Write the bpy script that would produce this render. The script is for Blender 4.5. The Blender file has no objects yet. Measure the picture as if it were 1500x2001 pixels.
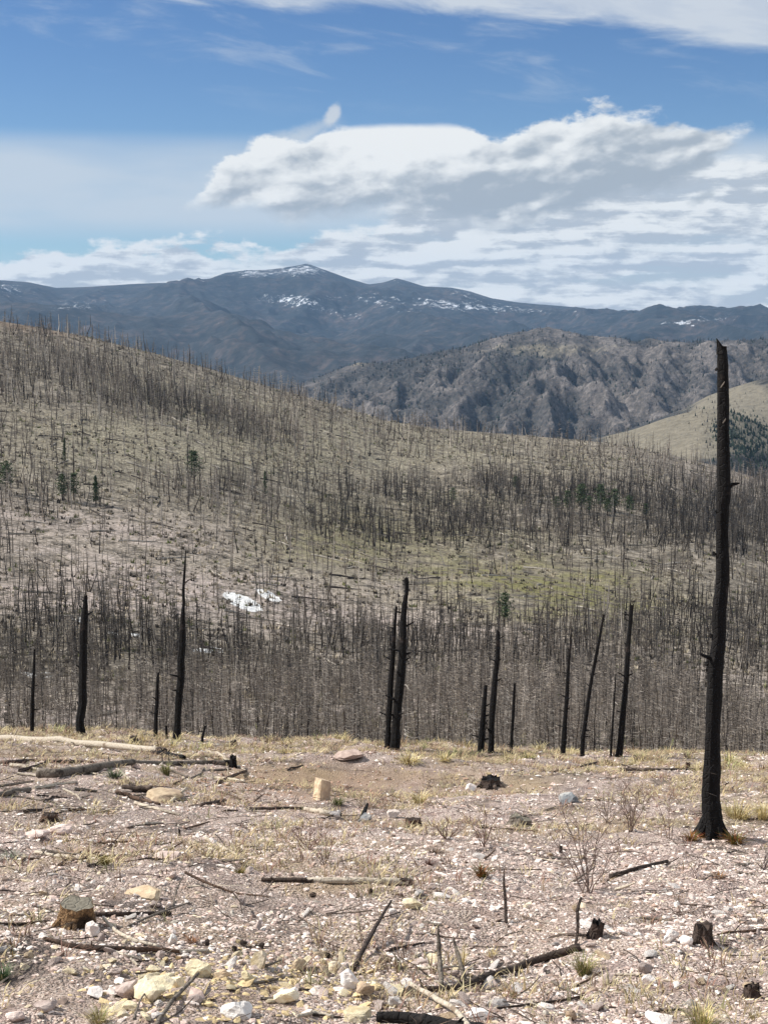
import bpy, math, random
import numpy as np
from mathutils import Vector, Matrix, Euler
R = math.radians
rng = np.random.default_rng(7)
random.seed(7)
sc = bpy.context.scene
COL = sc.collection

# ------------------------------------------------------------------ camera
FPX, CX, CY = 2890.0, 750.0, 1000.5
PITCH = math.atan((CY - 650.0) / FPX)
cam_d = bpy.data.cameras.new('camera')
cam = bpy.data.objects.new('camera', cam_d); COL.objects.link(cam)
cam_d.sensor_fit = 'VERTICAL'; cam_d.sensor_height = 24.0
cam_d.lens = 24.0 * FPX / 2001.0
cam_d.clip_start = 0.1; cam_d.clip_end = 60000
cam.location = (0, 0, 0); cam.rotation_euler = (R(90) - PITCH, 0, 0)
sc.camera = cam
CP, SP = math.cos(PITCH), math.sin(PITCH)

def pdir(px, py):
    x = (np.asarray(px, float) - CX) / FPX; u = (CY - np.asarray(py, float)) / FPX
    return x, CP + u * SP, -SP + u * CP
def azel(px, py):
    X, Y, Z = pdir(px, py)
    return np.arctan2(X, Y), Z / np.hypot(X, Y)
def proj(X, Y, Z):
    f = Y * CP - Z * SP; u = Y * SP + Z * CP
    return CX + FPX * X / f, CY - FPX * u / f

# ------------------------------------------------------------------ sun, exposure
SUN_AZ, SUN_EL = R(-80), R(43)
sl = bpy.data.lights.new('sun', 'SUN'); sl.energy = 5.0; sl.angle = R(0.53); sl.color = (1, .955, .88)
so = bpy.data.objects.new('sun', sl); COL.objects.link(so)
sdir = Vector((math.cos(SUN_EL) * math.sin(SUN_AZ), math.cos(SUN_EL) * math.cos(SUN_AZ), math.sin(SUN_EL)))
so.rotation_euler = sdir.to_track_quat('Z', 'Y').to_euler(); so.location = (0, 0, 300)
sc.view_settings.view_transform = 'Standard'; sc.view_settings.look = 'None'
sc.view_settings.exposure = 0.34; sc.view_settings.gamma = 1.0
sc.view_settings.use_curve_mapping = False
try:
    sc.cycles.use_denoising = True; sc.cycles.denoiser = 'OPENIMAGEDENOISE'
    sc.cycles.max_bounces = 5; sc.cycles.volume_bounces = 0; sc.cycles.diffuse_bounces = 3
    sc.cycles.use_adaptive_sampling = False
except Exception: pass

# ------------------------------------------------------------------ node helpers
class NT:
    def __init__(s, nt): s.nt = nt; s.n = nt.nodes; s.l = nt.links
    def new(s, t, **kw):
        n = s.n.new(t)
        for k, v in kw.items(): setattr(n, k, v)
        return n
    def put(s, sock, v):
        if v is None: return
        if isinstance(v, bpy.types.NodeSocket): s.l.new(v, sock)
        else: sock.default_value = v
    def m(s, op, a, b=None, c=None, clamp=False):
        n = s.new('ShaderNodeMath', operation=op); n.use_clamp = clamp
        s.put(n.inputs[0], a); s.put(n.inputs[1], b); s.put(n.inputs[2], c)
        return n.outputs[0]
    def add(s, a, b): return s.m('ADD', a, b)
    def sub(s, a, b): return s.m('SUBTRACT', a, b)
    def mul(s, a, b): return s.m('MULTIPLY', a, b)
    def smooth(s, x, lo, hi, o0=0.0, o1=1.0):
        n = s.new('ShaderNodeMapRange'); n.interpolation_type = 'SMOOTHSTEP'
        s.put(n.inputs[0], x); s.put(n.inputs[1], lo); s.put(n.inputs[2], hi); s.put(n.inputs[3], o0); s.put(n.inputs[4], o1)
        return n.outputs[0]
    def vec(s, x, y, z=0.0):
        n = s.new('ShaderNodeCombineXYZ'); s.put(n.inputs[0], x); s.put(n.inputs[1], y); s.put(n.inputs[2], z); return n.outputs[0]
    def vm(s, op, a, b):
        n = s.new('ShaderNodeVectorMath', operation=op); s.put(n.inputs[0], a); s.put(n.inputs[1], b); return n.outputs[0]
    def noise(s, v, scale, detail=4, rough=.55, dist=0.0, color=False):
        n = s.new('ShaderNodeTexNoise'); s.put(n.inputs['Vector'], v); n.inputs['Scale'].default_value = scale
        n.inputs['Detail'].default_value = detail; n.inputs['Roughness'].default_value = rough; n.inputs['Distortion'].default_value = dist
        return n.outputs['Color' if color else 'Fac']
    def voro(s, v, scale, out='Distance', feature='F1', rand=1.0):
        n = s.new('ShaderNodeTexVoronoi', feature=feature); s.put(n.inputs['Vector'], v); n.inputs['Scale'].default_value = scale
        n.inputs['Randomness'].default_value = rand
        return n.outputs[out]
    def mix(s, f, a, b, mode='MIX'):
        n = s.new('ShaderNodeMix', data_type='RGBA', blend_type=mode)
        s.put(n.inputs['Factor'], f)
        A = [i for i in n.inputs if i.name == 'A' and i.type == 'RGBA'][0]; B = [i for i in n.inputs if i.name == 'B' and i.type == 'RGBA'][0]
        s.put(A, a if isinstance(a, bpy.types.NodeSocket) else (*a[:3], 1)); s.put(B, b if isinstance(b, bpy.types.NodeSocket) else (*b[:3], 1))
        return [o for o in n.outputs if o.type == 'RGBA'][0]
    def mixf(s, f, a, b):
        n = s.new('ShaderNodeMix', data_type='FLOAT'); s.put(n.inputs[0], f); s.put(n.inputs[2], a); s.put(n.inputs[3], b); return n.outputs[0]
    def ramp(s, f, stops):
        n = s.new('ShaderNodeValToRGB'); e = n.color_ramp.elements
        while len(e) < len(stops): e.new(.5)
        for q, (p, c) in zip(e, stops): q.position = p; q.color = (*c, 1)
        s.put(n.inputs[0], f); return n.outputs[0]
    def curve(s, x, pts, xlo, xhi, ylo, yhi):
        """piecewise smooth y(x) from (x, y) points"""
        n = s.new('ShaderNodeFloatCurve')
        c = n.mapping.curves[0]
        q = [((a - xlo) / (xhi - xlo), (b - ylo) / (yhi - ylo)) for a, b in pts]
        c.points[0].location = q[0]; c.points[1].location = q[-1]
        for p in q[1:-1]: c.points.new(*p)
        n.mapping.update()
        xn = s.m('MULTIPLY_ADD', x, 1 / (xhi - xlo), -xlo / (xhi - xlo), clamp=True)
        s.put(n.inputs['Value'], xn)
        return s.m('MULTIPLY_ADD', n.outputs[0], yhi - ylo, ylo)
    def attr(s, name, out='Fac'):
        n = s.new('ShaderNodeAttribute', attribute_name=name); return n.outputs[out]

# ------------------------------------------------------------------ world: sky and clouds
def build_world():
    w = bpy.data.worlds.new('World'); sc.world = w; w.use_nodes = True
    t = NT(w.node_tree); t.n.clear()
    out = t.new('ShaderNodeOutputWorld'); bg = t.new('ShaderNodeBackground'); t.l.new(bg.outputs[0], out.inputs[0])
    bg.inputs[1].default_value = 0.079
    sky = t.new('ShaderNodeTexSky', sky_type='NISHITA'); sky.sun_disc = False
    sky.sun_elevation = SUN_EL; sky.sun_rotation = SUN_AZ; sky.altitude = 2400
    sky.air_density = 1.15; sky.dust_density = .35; sky.ozone_density = 1.6
    g = t.new('ShaderNodeNewGeometry'); sep = t.new('ShaderNodeSeparateXYZ')
    inc = t.vm('SCALE', g.outputs['Incoming'], None); inc.node.inputs['Scale'].default_value = -1.0
    t.l.new(inc, sep.inputs[0])
    X, Y, Z = sep.outputs
    D2 = 57.29578
    u0 = t.mul(t.m('ARCTAN2', X, Y), D2)          # azimuth, degrees
    v0 = t.mul(t.m('ARCSINE', Z), D2)             # elevation, degrees
    def A(px, py):
        a, e = azel(px, py); return math.degrees(a), math.degrees(math.atan(e))
    # warp
    P0 = t.vec(u0, t.mul(v0, 1.5))
    wn = t.noise(P0, .55, 6, .62, color=True)
    ws = t.new('ShaderNodeSeparateXYZ'); t.l.new(wn, ws.inputs[0])
    wx = t.mul(t.sub(ws.outputs[0], .5), 2.0); wy = t.mul(t.sub(ws.outputs[1], .5), 1.25)
    u = t.add(u0, wx); v = t.add(v0, wy)
    def fb(du, dv, sx, sy, scale, det, rough, ph=0.0):
        return t.noise(t.vec(t.mul(t.add(u0, du), sx), t.mul(t.add(v0, dv), sy), ph), scale, det, rough)
    col = sky.outputs[0]
    # tint the clear sky a little deeper
    col = t.mix(1.0, col, (.75, .90, 1.03), 'MULTIPLY')
    col = t.mix(t.smooth(v0, 2.0, 13.0), col, t.mix(1.0, col, (.74, .82, .94), 'MULTIPLY'))
    W = (7.6, 7.9, 8.2)
    # --- veil of thin high cloud, left and across the lower sky
    vt = t.smooth(v0, 3.1, 4.4); vb = t.smooth(v0, 7.6, 6.4)
    veil = t.mul(t.mul(vt, vb), t.smooth(fb(0, 0, .16, .9, .8, 3, .5, 3.1), .25, .6, .62, 1.0))
    veil = t.mul(veil, .85)
    low = t.mul(t.smooth(v0, 3.4, .5), .55)
    col = t.mix(t.m('MAXIMUM', veil, low), col, (6.3, 6.95, 7.6))
    # --- cirrus top right and wisps
    cu = t.add(t.mul(u0, .16), t.mul(v0, .40)); cv = t.sub(t.mul(v0, 1.0), t.mul(u0, -.13))
    cir = t.noise(t.vec(t.mul(u0, .17), t.mul(cv, .75), 5.0), 1.1, 6, .6, .4)
    edge = t.curve(u0, [(-40, 16), (-15, 15.0), (-9, 12.6), (-4, 11.9), (2, 12.0), (4, 11.8), (9, 11.2), (14.5, 9.9), (40, 7)], -40, 40, 0, 20)
    band = t.smooth(t.sub(t.add(v0, t.mul(t.sub(cir, .5), 2.0)), edge), -.35, .55)
    wis = t.mul(t.smooth(cir, .50, .78), t.smooth(v0, 7.8, 9.6))
    col = t.mix(t.m('MINIMUM', t.add(t.mul(band, .80), t.mul(wis, .40)), .92), col, (6.6, 7.1, 7.7))
    # --- layered low cloud on the right and over the mountain
    f1 = fb(0, 0, .42, 1.25, 1.0, 7, .52, 1.0); f2 = fb(-.35, .30, .42, 1.25, 1.0, 4, .5, 1.0)
    def fwn(du, dv, det): return t.noise(t.vec(t.add(t.mul(t.add(u0, du), .13), t.mul(wx, .10)), t.add(t.mul(t.add(v0, dv), 1.25), t.mul(wy, .22)), 41.0), 1.0, det, .60)
    fw = fwn(0, 0, 7); fwo = fwn(-.28, .26, 7)
    cn1 = t.noise(t.vec(t.add(t.mul(u0, .42), t.mul(wx, .22)), t.add(t.mul(v0, 1.15), t.mul(wy, .35)), 61.0), 1.0, 7, .56)
    cn2 = t.noise(t.vec(t.add(t.mul(t.sub(u0, .35), .42), t.mul(wx, .22)), t.add(t.mul(t.add(v0, .28), 1.15), t.mul(wy, .35)), 61.0), 1.0, 7, .56)
    thr = t.curve(u0, [(-40, 3.3), (-14.5, 3.0), (-10, 3.2), (-6, 3.5), (-2, 3.7), (1, 5.0), (5, 6.2), (9, 7.0), (12, 6.6), (14.5, 6.5), (40, 6)], -40, 40, 0, 10)
    cum = t.mul(t.smooth(u0, 1.0, -4.0), t.mul(t.sub(t.noise(t.vec(t.add(t.mul(u0, .55), t.mul(wx, .2)), t.add(v0, t.mul(wy, .2)), 77.0), 1.0, 6, .58), .5), 3.4))
    dd = t.add(t.sub(t.add(thr, cum), t.add(v0, t.mul(wy, .7))), t.mul(t.sub(t.add(t.add(t.mul(f1, .35), t.mul(fw, .35)), t.mul(cn1, .30)), .47), 4.2))
    la = t.smooth(dd, -.1, .5)
    rel = t.add(t.mul(t.sub(f1, f2), 1.0), t.add(t.mul(t.sub(fw, fwo), 1.5), t.mul(t.sub(cn1, cn2), 1.9)))
    gl = t.noise(t.vec(t.mul(u0, .16), t.mul(v0, .95), 9.0), 1.0, 5, .55)
    lb = t.add(t.mixf(t.smooth(t.add(t.mul(gl, .45), t.mul(fw, .55)), .36, .62), .58, .90), rel)
    lb = t.add(lb, t.mul(t.smooth(dd, 1.0, .05), .30)); lb = t.m('MINIMUM', t.m('MAXIMUM', lb, .50), 1.08)
    lcol = t.mix(lb, (0, 0, 0), W)
    lcol = t.mix(t.smooth(lb, .50, 1.0), (5.0, 5.5, 6.1), (8.9, 9.1, 9.1))
    col = t.mix(t.mul(la, t.smooth(fw, .32, .48, .72, .98)), col, lcol)
    # --- the big cloud
    top = t.curve(u, [(-40, 0), (-7.6, 4.9), (-7.2, 5.35), (-6.3, 6.1), (-5.2, 6.9), (-4, 7.25), (-2.6, 7.45), (-1.5, 7.72), (3, 7.78), (4, 7.45), (5.5, 7.7), (7, 8.15), (8.6, 8.35), (10.6, 8.0), (13.4, 7.55), (14.2, 7.0), (40, 0)], -40, 40, 0, 12)
    bot = t.curve(u, [(-40, 6), (-8, 5.3), (-7.2, 4.9), (-5.5, 4.8), (-4, 4.4), (-2, 4.45), (2, 4.3), (4, 3.9), (6, 4.2), (8, 4.7), (11, 5.4), (13.4, 6.9), (14.5, 7.3), (40, 12)], -40, 40, 0, 12)
    g1 = fb(0, 0, .55, 1.05, .9, 9, .58, 22.0); g2 = fb(-.34, .30, .55, 1.05, .9, 6, .52, 22.0)
    smoothtop = t.mul(t.smooth(u0, -3, -.8), t.smooth(u0, 4.0, 2.4))
    amp = t.mixf(smoothtop, t.smooth(u0, 3, 13, 1.8, 3.0), .25)
    vtop = t.mixf(smoothtop, v, v0)
    dt = t.add(t.sub(top, vtop), t.mul(t.sub(g1, .5), amp))
    db = t.add(t.sub(v, bot), t.mul(t.sub(g1, .5), 1.1))
    ma = t.mul(t.smooth(dt, -.05, t.smooth(u0, 5, 13, .26, .75)), t.smooth(db, -.30, .55))
    h = t.m('DIVIDE', t.sub(v0, bot), t.m('MAXIMUM', t.sub(top, bot), .3))
    tv = t.sub(v0, t.mul(u0, .10))                       # layers tilt gently up to the right
    def bil(du, dv, sc, sx, sy, det, ph): return t.noise(t.vec(t.add(t.mul(t.add(u0, du), sx), t.mul(wx, .28)), t.add(t.mul(t.add(tv, dv), sy), t.mul(wy, .28)), ph), sc, det, .5)
    big1 = bil(0, 0, 1.0, .20, .62, 2, 33.0); big2 = bil(-.9, .45, 1.0, .20, .62, 2, 33.0)
    med1 = bil(0, 0, 1.0, .62, 1.25, 3, 51.0); med2 = bil(-.35, .28, 1.0, .62, 1.25, 3, 51.0)
    lit = t.add(t.mul(t.sub(big1, big2), 1.5), t.mul(t.sub(med1, med2), 1.5)); lit = t.add(lit, t.mul(t.sub(g1, g2), .95))
    grey = t.smooth(u0, -3, 5, .0, .34)
    mb = t.add(t.sub(t.smooth(h, -.05, .95, .40, .90), grey), t.add(lit, t.mul(t.smooth(dt, .9, .1), .22)))
    mb = t.add(mb, t.mul(t.mul(smoothtop, t.smooth(h, .45, .85)), .75))
    mcol = t.mix(t.smooth(mb, .12, 1.0), (4.1, 4.65, 5.25), (9.0, 9.15, 9.1))
    col = t.mix(ma, col, mcol)
    # --- finger of cloud rising above it
    fa, fe = A(648, 228)
    ca_, sa_ = math.cos(R(48)), math.sin(R(48))
    wu = t.sub(t.sub(u, fa), t.mul(wx, .55)); wv = t.sub(t.sub(v, fe), t.mul(wy, .35))
    a1 = t.m('DIVIDE', t.add(t.mul(wu, ca_), t.mul(wv, sa_)), .60); b1 = t.m('DIVIDE', t.sub(t.mul(wv, ca_), t.mul(wu, sa_)), .36)
    fd = t.sub(1.0, t.m('SQRT', t.add(t.mul(a1, a1), t.mul(b1, b1))))
    col = t.mix(t.mul(t.smooth(fd, -.05, .6), .80), col, (7.0, 7.3, 7.6))
    ta, te = A(575, 268)
    wu = t.sub(t.sub(u, ta), t.mul(wx, .3)); wv = t.sub(t.sub(v, te), t.mul(wy, .3)); c2, s2 = math.cos(R(18)), math.sin(R(18))
    a1 = t.m('DIVIDE', t.add(t.mul(wu, c2), t.mul(wv, s2)), 2.0); b1 = t.m('DIVIDE', t.sub(t.mul(wv, c2), t.mul(wu, s2)), .42)
    fd = t.sub(1.0, t.m('SQRT', t.add(t.mul(a1, a1), t.mul(b1, b1))))
    col = t.mix(t.mul(t.mul(t.smooth(fd, -.2, .9), .70), t.sub(1.0, ma)), col, (6.6, 7.1, 7.5))
    pa, pe = A(1368, 392)
    wu = t.sub(t.sub(u, pa), t.mul(wx, .2)); wv = t.sub(t.sub(v, pe), t.mul(wy, .2)); a1 = t.m('DIVIDE', wu, .62); b1 = t.m('DIVIDE', t.sub(wv, t.mul(wu, .4)), .30)
    fd = t.sub(1.0, t.m('SQRT', t.add(t.mul(a1, a1), t.mul(b1, b1))))
    col = t.mix(t.mul(t.smooth(fd, -.1, .7), .7), col, (3.9, 4.5, 5.1))
    t.l.new(col, bg.inputs[0])
build_world()

# ------------------------------------------------------------------ numpy noise and terrain
def _h(ix, iy, seed):
    n = (ix * 374761393 + iy * 668265263 + seed * 1442695041) & 0xffffffff
    n = ((n ^ (n >> 13)) * 1274126177) & 0xffffffff
    n = n ^ (n >> 16)
    return (n & 0xffff) / 65535.0
def vnoise(x, y, seed=0):
    x = np.asarray(x, float); y = np.asarray(y, float)
    ix = np.floor(x).astype(np.int64); iy = np.floor(y).astype(np.int64)
    fx = x - ix; fy = y - iy
    fx = fx * fx * fx * (fx * (fx * 6 - 15) + 10); fy = fy * fy * fy * (fy * (fy * 6 - 15) + 10)
    a = _h(ix, iy, seed); b = _h(ix + 1, iy, seed); c = _h(ix, iy + 1, seed); d = _h(ix + 1, iy + 1, seed)
    return (a + (b - a) * fx) * (1 - fy) + (c + (d - c) * fx) * fy
def fbm(x, y, oct=4, seed=0, gain=.5):
    s = 0; a = 1; tot = 0
    for o in range(oct):
        s = s + a * (vnoise(x, y, seed + o) * 2 - 1); tot += a; a *= gain
        x, y = x * 1.8 + y * .95 + 17.3, y * 1.8 - x * .95 + 5.1
    return s / tot
def ridged(x, y, oct=4, seed=0, gain=.5):
    s = 0; a = 1; tot = 0
    for o in range(oct):
        s = s + a * (1 - np.abs(vnoise(x, y, seed + o) * 2 - 1) * 1.6); tot += a; a *= gain
        x, y = x * 1.8 + y * .95 + 17.3, y * 1.8 - x * .95 + 5.1
    return s / tot
def sstep(x, a, b):
    t = np.clip((x - a) / (b - a), 0, 1); return t * t * (3 - 2 * t)

def line(pts):
    q = [azel(a, b) for a, b in pts]
    xs = np.array([float(a) for a, _ in q]); ys = np.array([float(b) for _, b in q])
    o = np.argsort(xs); xs, ys = xs[o], ys[o]
    return lambda az: np.interp(az, xs, ys)
CREST = line([(-1500, 1425), (0, 1434), (350, 1445), (500, 1452), (750, 1462), (1000, 1471), (1200, 1478), (1500, 1483), (3000, 1490)])
RIDGE = line([(-1500, 520), (-400, 575), (0, 628), (60, 638), (150, 654), (300, 690), (420, 724), (500, 748), (600, 776), (750, 822), (850, 838), (950, 846), (1100, 858), (1200, 868), (1300, 888), (1400, 912), (1500, 942), (3000, 1150)])
GRASSY = line([(-1500, 990), (900, 940), (1100, 880), (1170, 855), (1230, 838), (1300, 813), (1370, 796), (1410, 797), (1450, 815), (1500, 845), (1700, 880), (3000, 960)])
PINKR = line([(-1500, 960), (900, 920), (1200, 850), (1330, 805), (1380, 778), (1440, 755), (1500, 733), (1700, 700), (3000, 640)])
ROCKY = line([(-1500, 830), (300, 800), (540, 772), (620, 740), (700, 716), (830, 692), (900, 683), (960, 665), (1020, 652), (1070, 644), (1110, 657), (1180, 666), (1300, 670), (1400, 672), (1500, 668), (3000, 650)])
FOOT = line([(-1500, 600), (-200, 600), (0, 602), (60, 590), (150, 593), (280, 604), (400, 628), (550, 652), (700, 655), (900, 648), (1200, 640), (1500, 640), (3000, 640)])
FAR = line([(-3000, 540), (-500, 552), (0, 549), (60, 553), (110, 563), (200, 559), (330, 552), (400, 547), (440, 533), (480, 527), (530, 526), (555, 523), (600, 515), (640, 530), (680, 546), (720, 557), (750, 553), (775, 545), (800, 552), (830, 561), (880, 563), (920, 571), (960, 583), (1000, 589), (1100, 598), (1200, 609), (1260, 615), (1300, 611), (1380, 614), (1460, 626), (1500, 629), (2200, 600), (4000, 600)])
GD = np.array([70, 110, 150, 200, 240, 300, 360, 430, 520, 640.])
GG = np.array([0, .105, .20, .32, .41, .545, .66, .785, .90, 1.0])
def relief2(X, Y):
    wx = X + 90 * fbm(X / 300, Y / 300, 3, 61); wy = Y + 90 * fbm(X / 300 + 9, Y / 300, 3, 62)
    return 34 * spurs(X, Y) * sstep(np.hypot(X, Y), 1990, 2200) * (1 - .95 * sstep(np.hypot(X, Y), 2680, 2900)) + 50 * (ridged(wx / 430 + .45 * wy / 430, wy / 1100 - .2 * wx / 1100, 2, 71, .5) - .38) + 62 * (ridged(wx / 150 + .35 * wy / 150, wy / 380, 4, 73, .55) - .30) + 26 * (ridged(X / 48, Y / 70, 4, 77, .6) - .3)
SPURS = [[(1070, 1.0), (1125, .75), (1010, .35), (930, -.1)], [(1125, .75), (1175, .4), (1250, -.1)], [(845, .90), (865, .5), (800, -.05)], [(965, .97), (905, .6), (865, .15)], [(705, .85), (650, .2)], [(1300, .95), (1265, .5), (1340, .05)], [(1190, .97), (1215, .6)], [(1060, .55), (1090, .0)], [(770, .85), (735, .3)], [(1400, .95), (1390, .4)]]
def spurs(X, Y):
    az = np.arctan2(X, Y); D = np.hypot(X, Y); wob = 26 * fbm(X / 160, Y / 160, 4, 211)
    px = 750 + np.tan(az) * FPX * 1.0 + wob; sy = (D - 2100) / 800 + .03 * fbm(X / 120 + 4, Y / 120, 3, 212)
    h = np.zeros_like(px)
    for L in SPURS:
        for (x0, s0), (x1, s1) in zip(L[:-1], L[1:]):
            t_ = np.clip((sy - s0) / (s1 - s0), 0, 1); xx = x0 + (x1 - x0) * t_; out = np.maximum(0, np.maximum(sy - max(s0, s1), min(s0, s1) - sy)) * 700
            d = np.hypot(px - xx, out) * .92; h = np.maximum(h, np.clip(1 - d / (62 + 30 * np.clip(1 - sy, 0, 1)), 0, 1))
    return h
def spine(X, Y):
    wx = X + 90 * fbm(X / 300, Y / 300, 3, 61); wy = Y + 90 * fbm(X / 300 + 9, Y / 300, 3, 62)
    return .35 * spurs(X, Y) + .2 * ridged(wx / 430 + .45 * wy / 430, wy / 1100 - .2 * wx / 1100, 2, 71, .5) + .6 * ridged(wx / 150 + .35 * wy / 150, wy / 380, 4, 73, .55)
def zfun(X, Y):
    X = np.asarray(X, float); Y = np.asarray(Y, float)
    az = np.arctan2(X, Y); D = np.hypot(X, Y)
    C = CREST(az); Rg = RIDGE(az)
    # foreground plane with relief
    zf = -1.8 + (40 * C + 1.8) * D / 40
    rel = .16 * sstep(D, 30, 38) * fbm(X / 1.9, Y / 1.9, 2, 5) + .19 * fbm(X / 3.3, Y / 3.3, 3, 3) + .08 * fbm(X / .8, Y / .8, 3, 11) + .03 * fbm(X / .2, Y / .2, 2, 21)
    zf = zf + rel * sstep(D, 2, 6)
    # bank with a scooped face in the middle distance
    ex = (X + .35) / 2.9; ey = (Y - 27.5) / 2.2
    zf = zf - .42 * np.exp(-(ex ** 2 + ey ** 2)) + .30 * np.exp(-(((X + .2) / 3.2) ** 2 + ((Y - 31.3) / 1.6) ** 2))
    T0 = -.308
    tan = T0 + (Rg - T0) * np.interp(D, GD, GG)
    zv = tan * D
    und = sstep(D, 80, 170) * (2.6 * fbm(X / 60, Y / 60, 3, 31) * sstep(D, 60, 300) + .5 * fbm(X / 13, Y / 13, 2, 41)) * (1 - .55 * sstep(D, 560, 640))
    zv = zv + und
    m = sstep(D, 38, 60)
    z40 = 40 * C - .42 * (D - 40)
    za = np.where(D < 40, zf, 40 * C + (zf - (-1.8 + (40 * C + 1.8) * D / 40)) - np.clip(D - 40, 0, 99) * (.24 + .16 * sstep(D, 40, 47)))
    z = za * (1 - sstep(D, 52, 84)) + zv * sstep(D, 52, 84)
    # beyond the hillside ridge
    k = [(640, None), (760, Rg * 640 - 34), (1000, GRASSY(az) * 1300 - 60), (1300, GRASSY(az) * 1300), (1430, GRASSY(az) * 1300 - 40), (1750, PINKR(az) * 1750), (1950, np.minimum(PINKR(az) * 1750 - 70, -150)),
         (2100, np.minimum(ROCKY(az) * 2900 - 230, -170)), (2900, ROCKY(az) * 2900), (3300, ROCKY(az) * 2900 - 150), (3800, azel(750, 760)[1] * 3800 + 0 * az), (5600, FOOT(az) * 5600), (6100, FOOT(az) * 5600 - 10), (8600, FAR(az) * 8600), (9800, FAR(az) * 8600 - 150), (14000, -180 + 0 * az)]
    zk = Rg * 640
    for i in range(1, len(k)):
        d0, z0 = k[i - 1][0], zk; d1, z1 = k[i]
        t_ = np.clip((D - d0) / (d1 - d0), 0, 1)
        w = t_ if d1 in (2900, 8600, 5600, 1300, 1750) else t_ * t_ * (3 - 2 * t_)
        sel = (D > d0)
        z = np.where(sel, z0 + (z1 - z0) * w, z)
        zk = z1
    far = D > 640
    if np.any(far):
        e1 = sstep(D, 900, 1150) * (1 - sstep(D, 1900, 2000))
        n1 = 7 * fbm(X / 120, Y / 120, 4, 51)
        e2 = sstep(D, 2050, 2300) * (1 - .80 * np.exp(-((D - 2900) / 140.) ** 2)) * (1 - sstep(D, 3100, 3500))
        wx = X + 90 * fbm(X / 300, Y / 300, 3, 61); wy = Y + 90 * fbm(X / 300 + 9, Y / 300, 3, 62)
        n2 = relief2(X, Y) #(ridged(wx / 430 + .45 * wy / 430, wy / 1100 - .2 * wx / 1100, 2, 71, .5) - .38) + 44 * (ridged(wx / 130 + .3 * wy / 130, wy / 300, 5, 73, .6) - .30) + 9 * fbm(X / 24, Y / 24, 3, 75)
        e3 = sstep(D, 3600, 4300) * (1 - .94 * np.exp(-((D - 8600) / 800.) ** 2) - .5 * np.exp(-((D - 5600) / 300.) ** 2))
        n3 = 190 * (ridged(X / 900 + .2 * Y / 900, Y / 1700, 6, 81, .52) - .4) + 9 * fbm(X / 90, Y / 90, 3, 91)
        z = z + np.where(far, e1 * n1 + e2 * n2 + e3 * n3, 0)
    return z
def ground(px, py, dmin=3.0, dmax=46.0):
    """point of the foreground ground seen at a photo pixel"""
    X, Y, Z = [float(a) for a in pdir(px, py)]
    h = math.hypot(X, Y)
    D = np.linspace(dmin, dmax, 3000); s = D / h
    g = zfun(X * s, Y * s); below = np.nonzero(Z * s < g)[0]
    i = below[0] if len(below) else len(D) - 1
    return Vector((X * s[i], Y * s[i], float(g[i])))
def gz(x, y): return float(zfun(np.array([x]), np.array([y]))[0])
def mpp(p):     # metres per photo pixel at a point
    return (p.y * CP - p.z * SP) / FPX

# ------------------------------------------------------------------ mesh helpers
def mesh_np(name, verts, faces, mat=None, smooth=False, attrs=None, parent=None, link=True, matidx=None):
    verts = np.asarray(verts, np.float32); faces = np.asarray(faces, np.int32)
    me = bpy.data.meshes.new(name)
    k = faces.shape[1]
    me.vertices.add(len(verts)); me.vertices.foreach_set('co', verts.ravel())
    me.loops.add(faces.size); me.loops.foreach_set('vertex_index', faces.ravel())
    me.polygons.add(len(faces)); me.polygons.foreach_set('loop_start', np.arange(0, faces.size, k, dtype=np.int32))
    me.polygons.foreach_set('loop_total', np.full(len(faces), k, np.int32))
    me.polygons.foreach_set('use_smooth', np.full(len(faces), smooth, bool))
    for an, av in (attrs or {}).items():
        av = np.asarray(av, np.float32)
        if av.ndim == 1:
            a = me.attributes.new(an, 'FLOAT', 'POINT'); a.data.foreach_set('value', av)
        else:
            if av.shape[1] == 3: av = np.hstack([av, np.ones((len(av), 1), np.float32)])
            a = me.attributes.new(an, 'FLOAT_COLOR', 'POINT'); a.data.foreach_set('color', av.ravel())
    me.update(calc_edges=True)
    if mat: me.materials.append(mat)
    if not link: return me
    return add_obj(name, me, parent)
def add_obj(name, me, parent=None, loc=None):
    o = bpy.data.objects.new(name, me); COL.objects.link(o)
    if parent: o.parent = parent
    if loc is not None: o.location = loc
    return o
def tag(o, label=None, cat=None, group=None, kind=None):
    if label: o['label'] = label
    if cat: o['category'] = cat
    if group: o['group'] = group
    if kind: o['kind'] = kind
    return o
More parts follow.
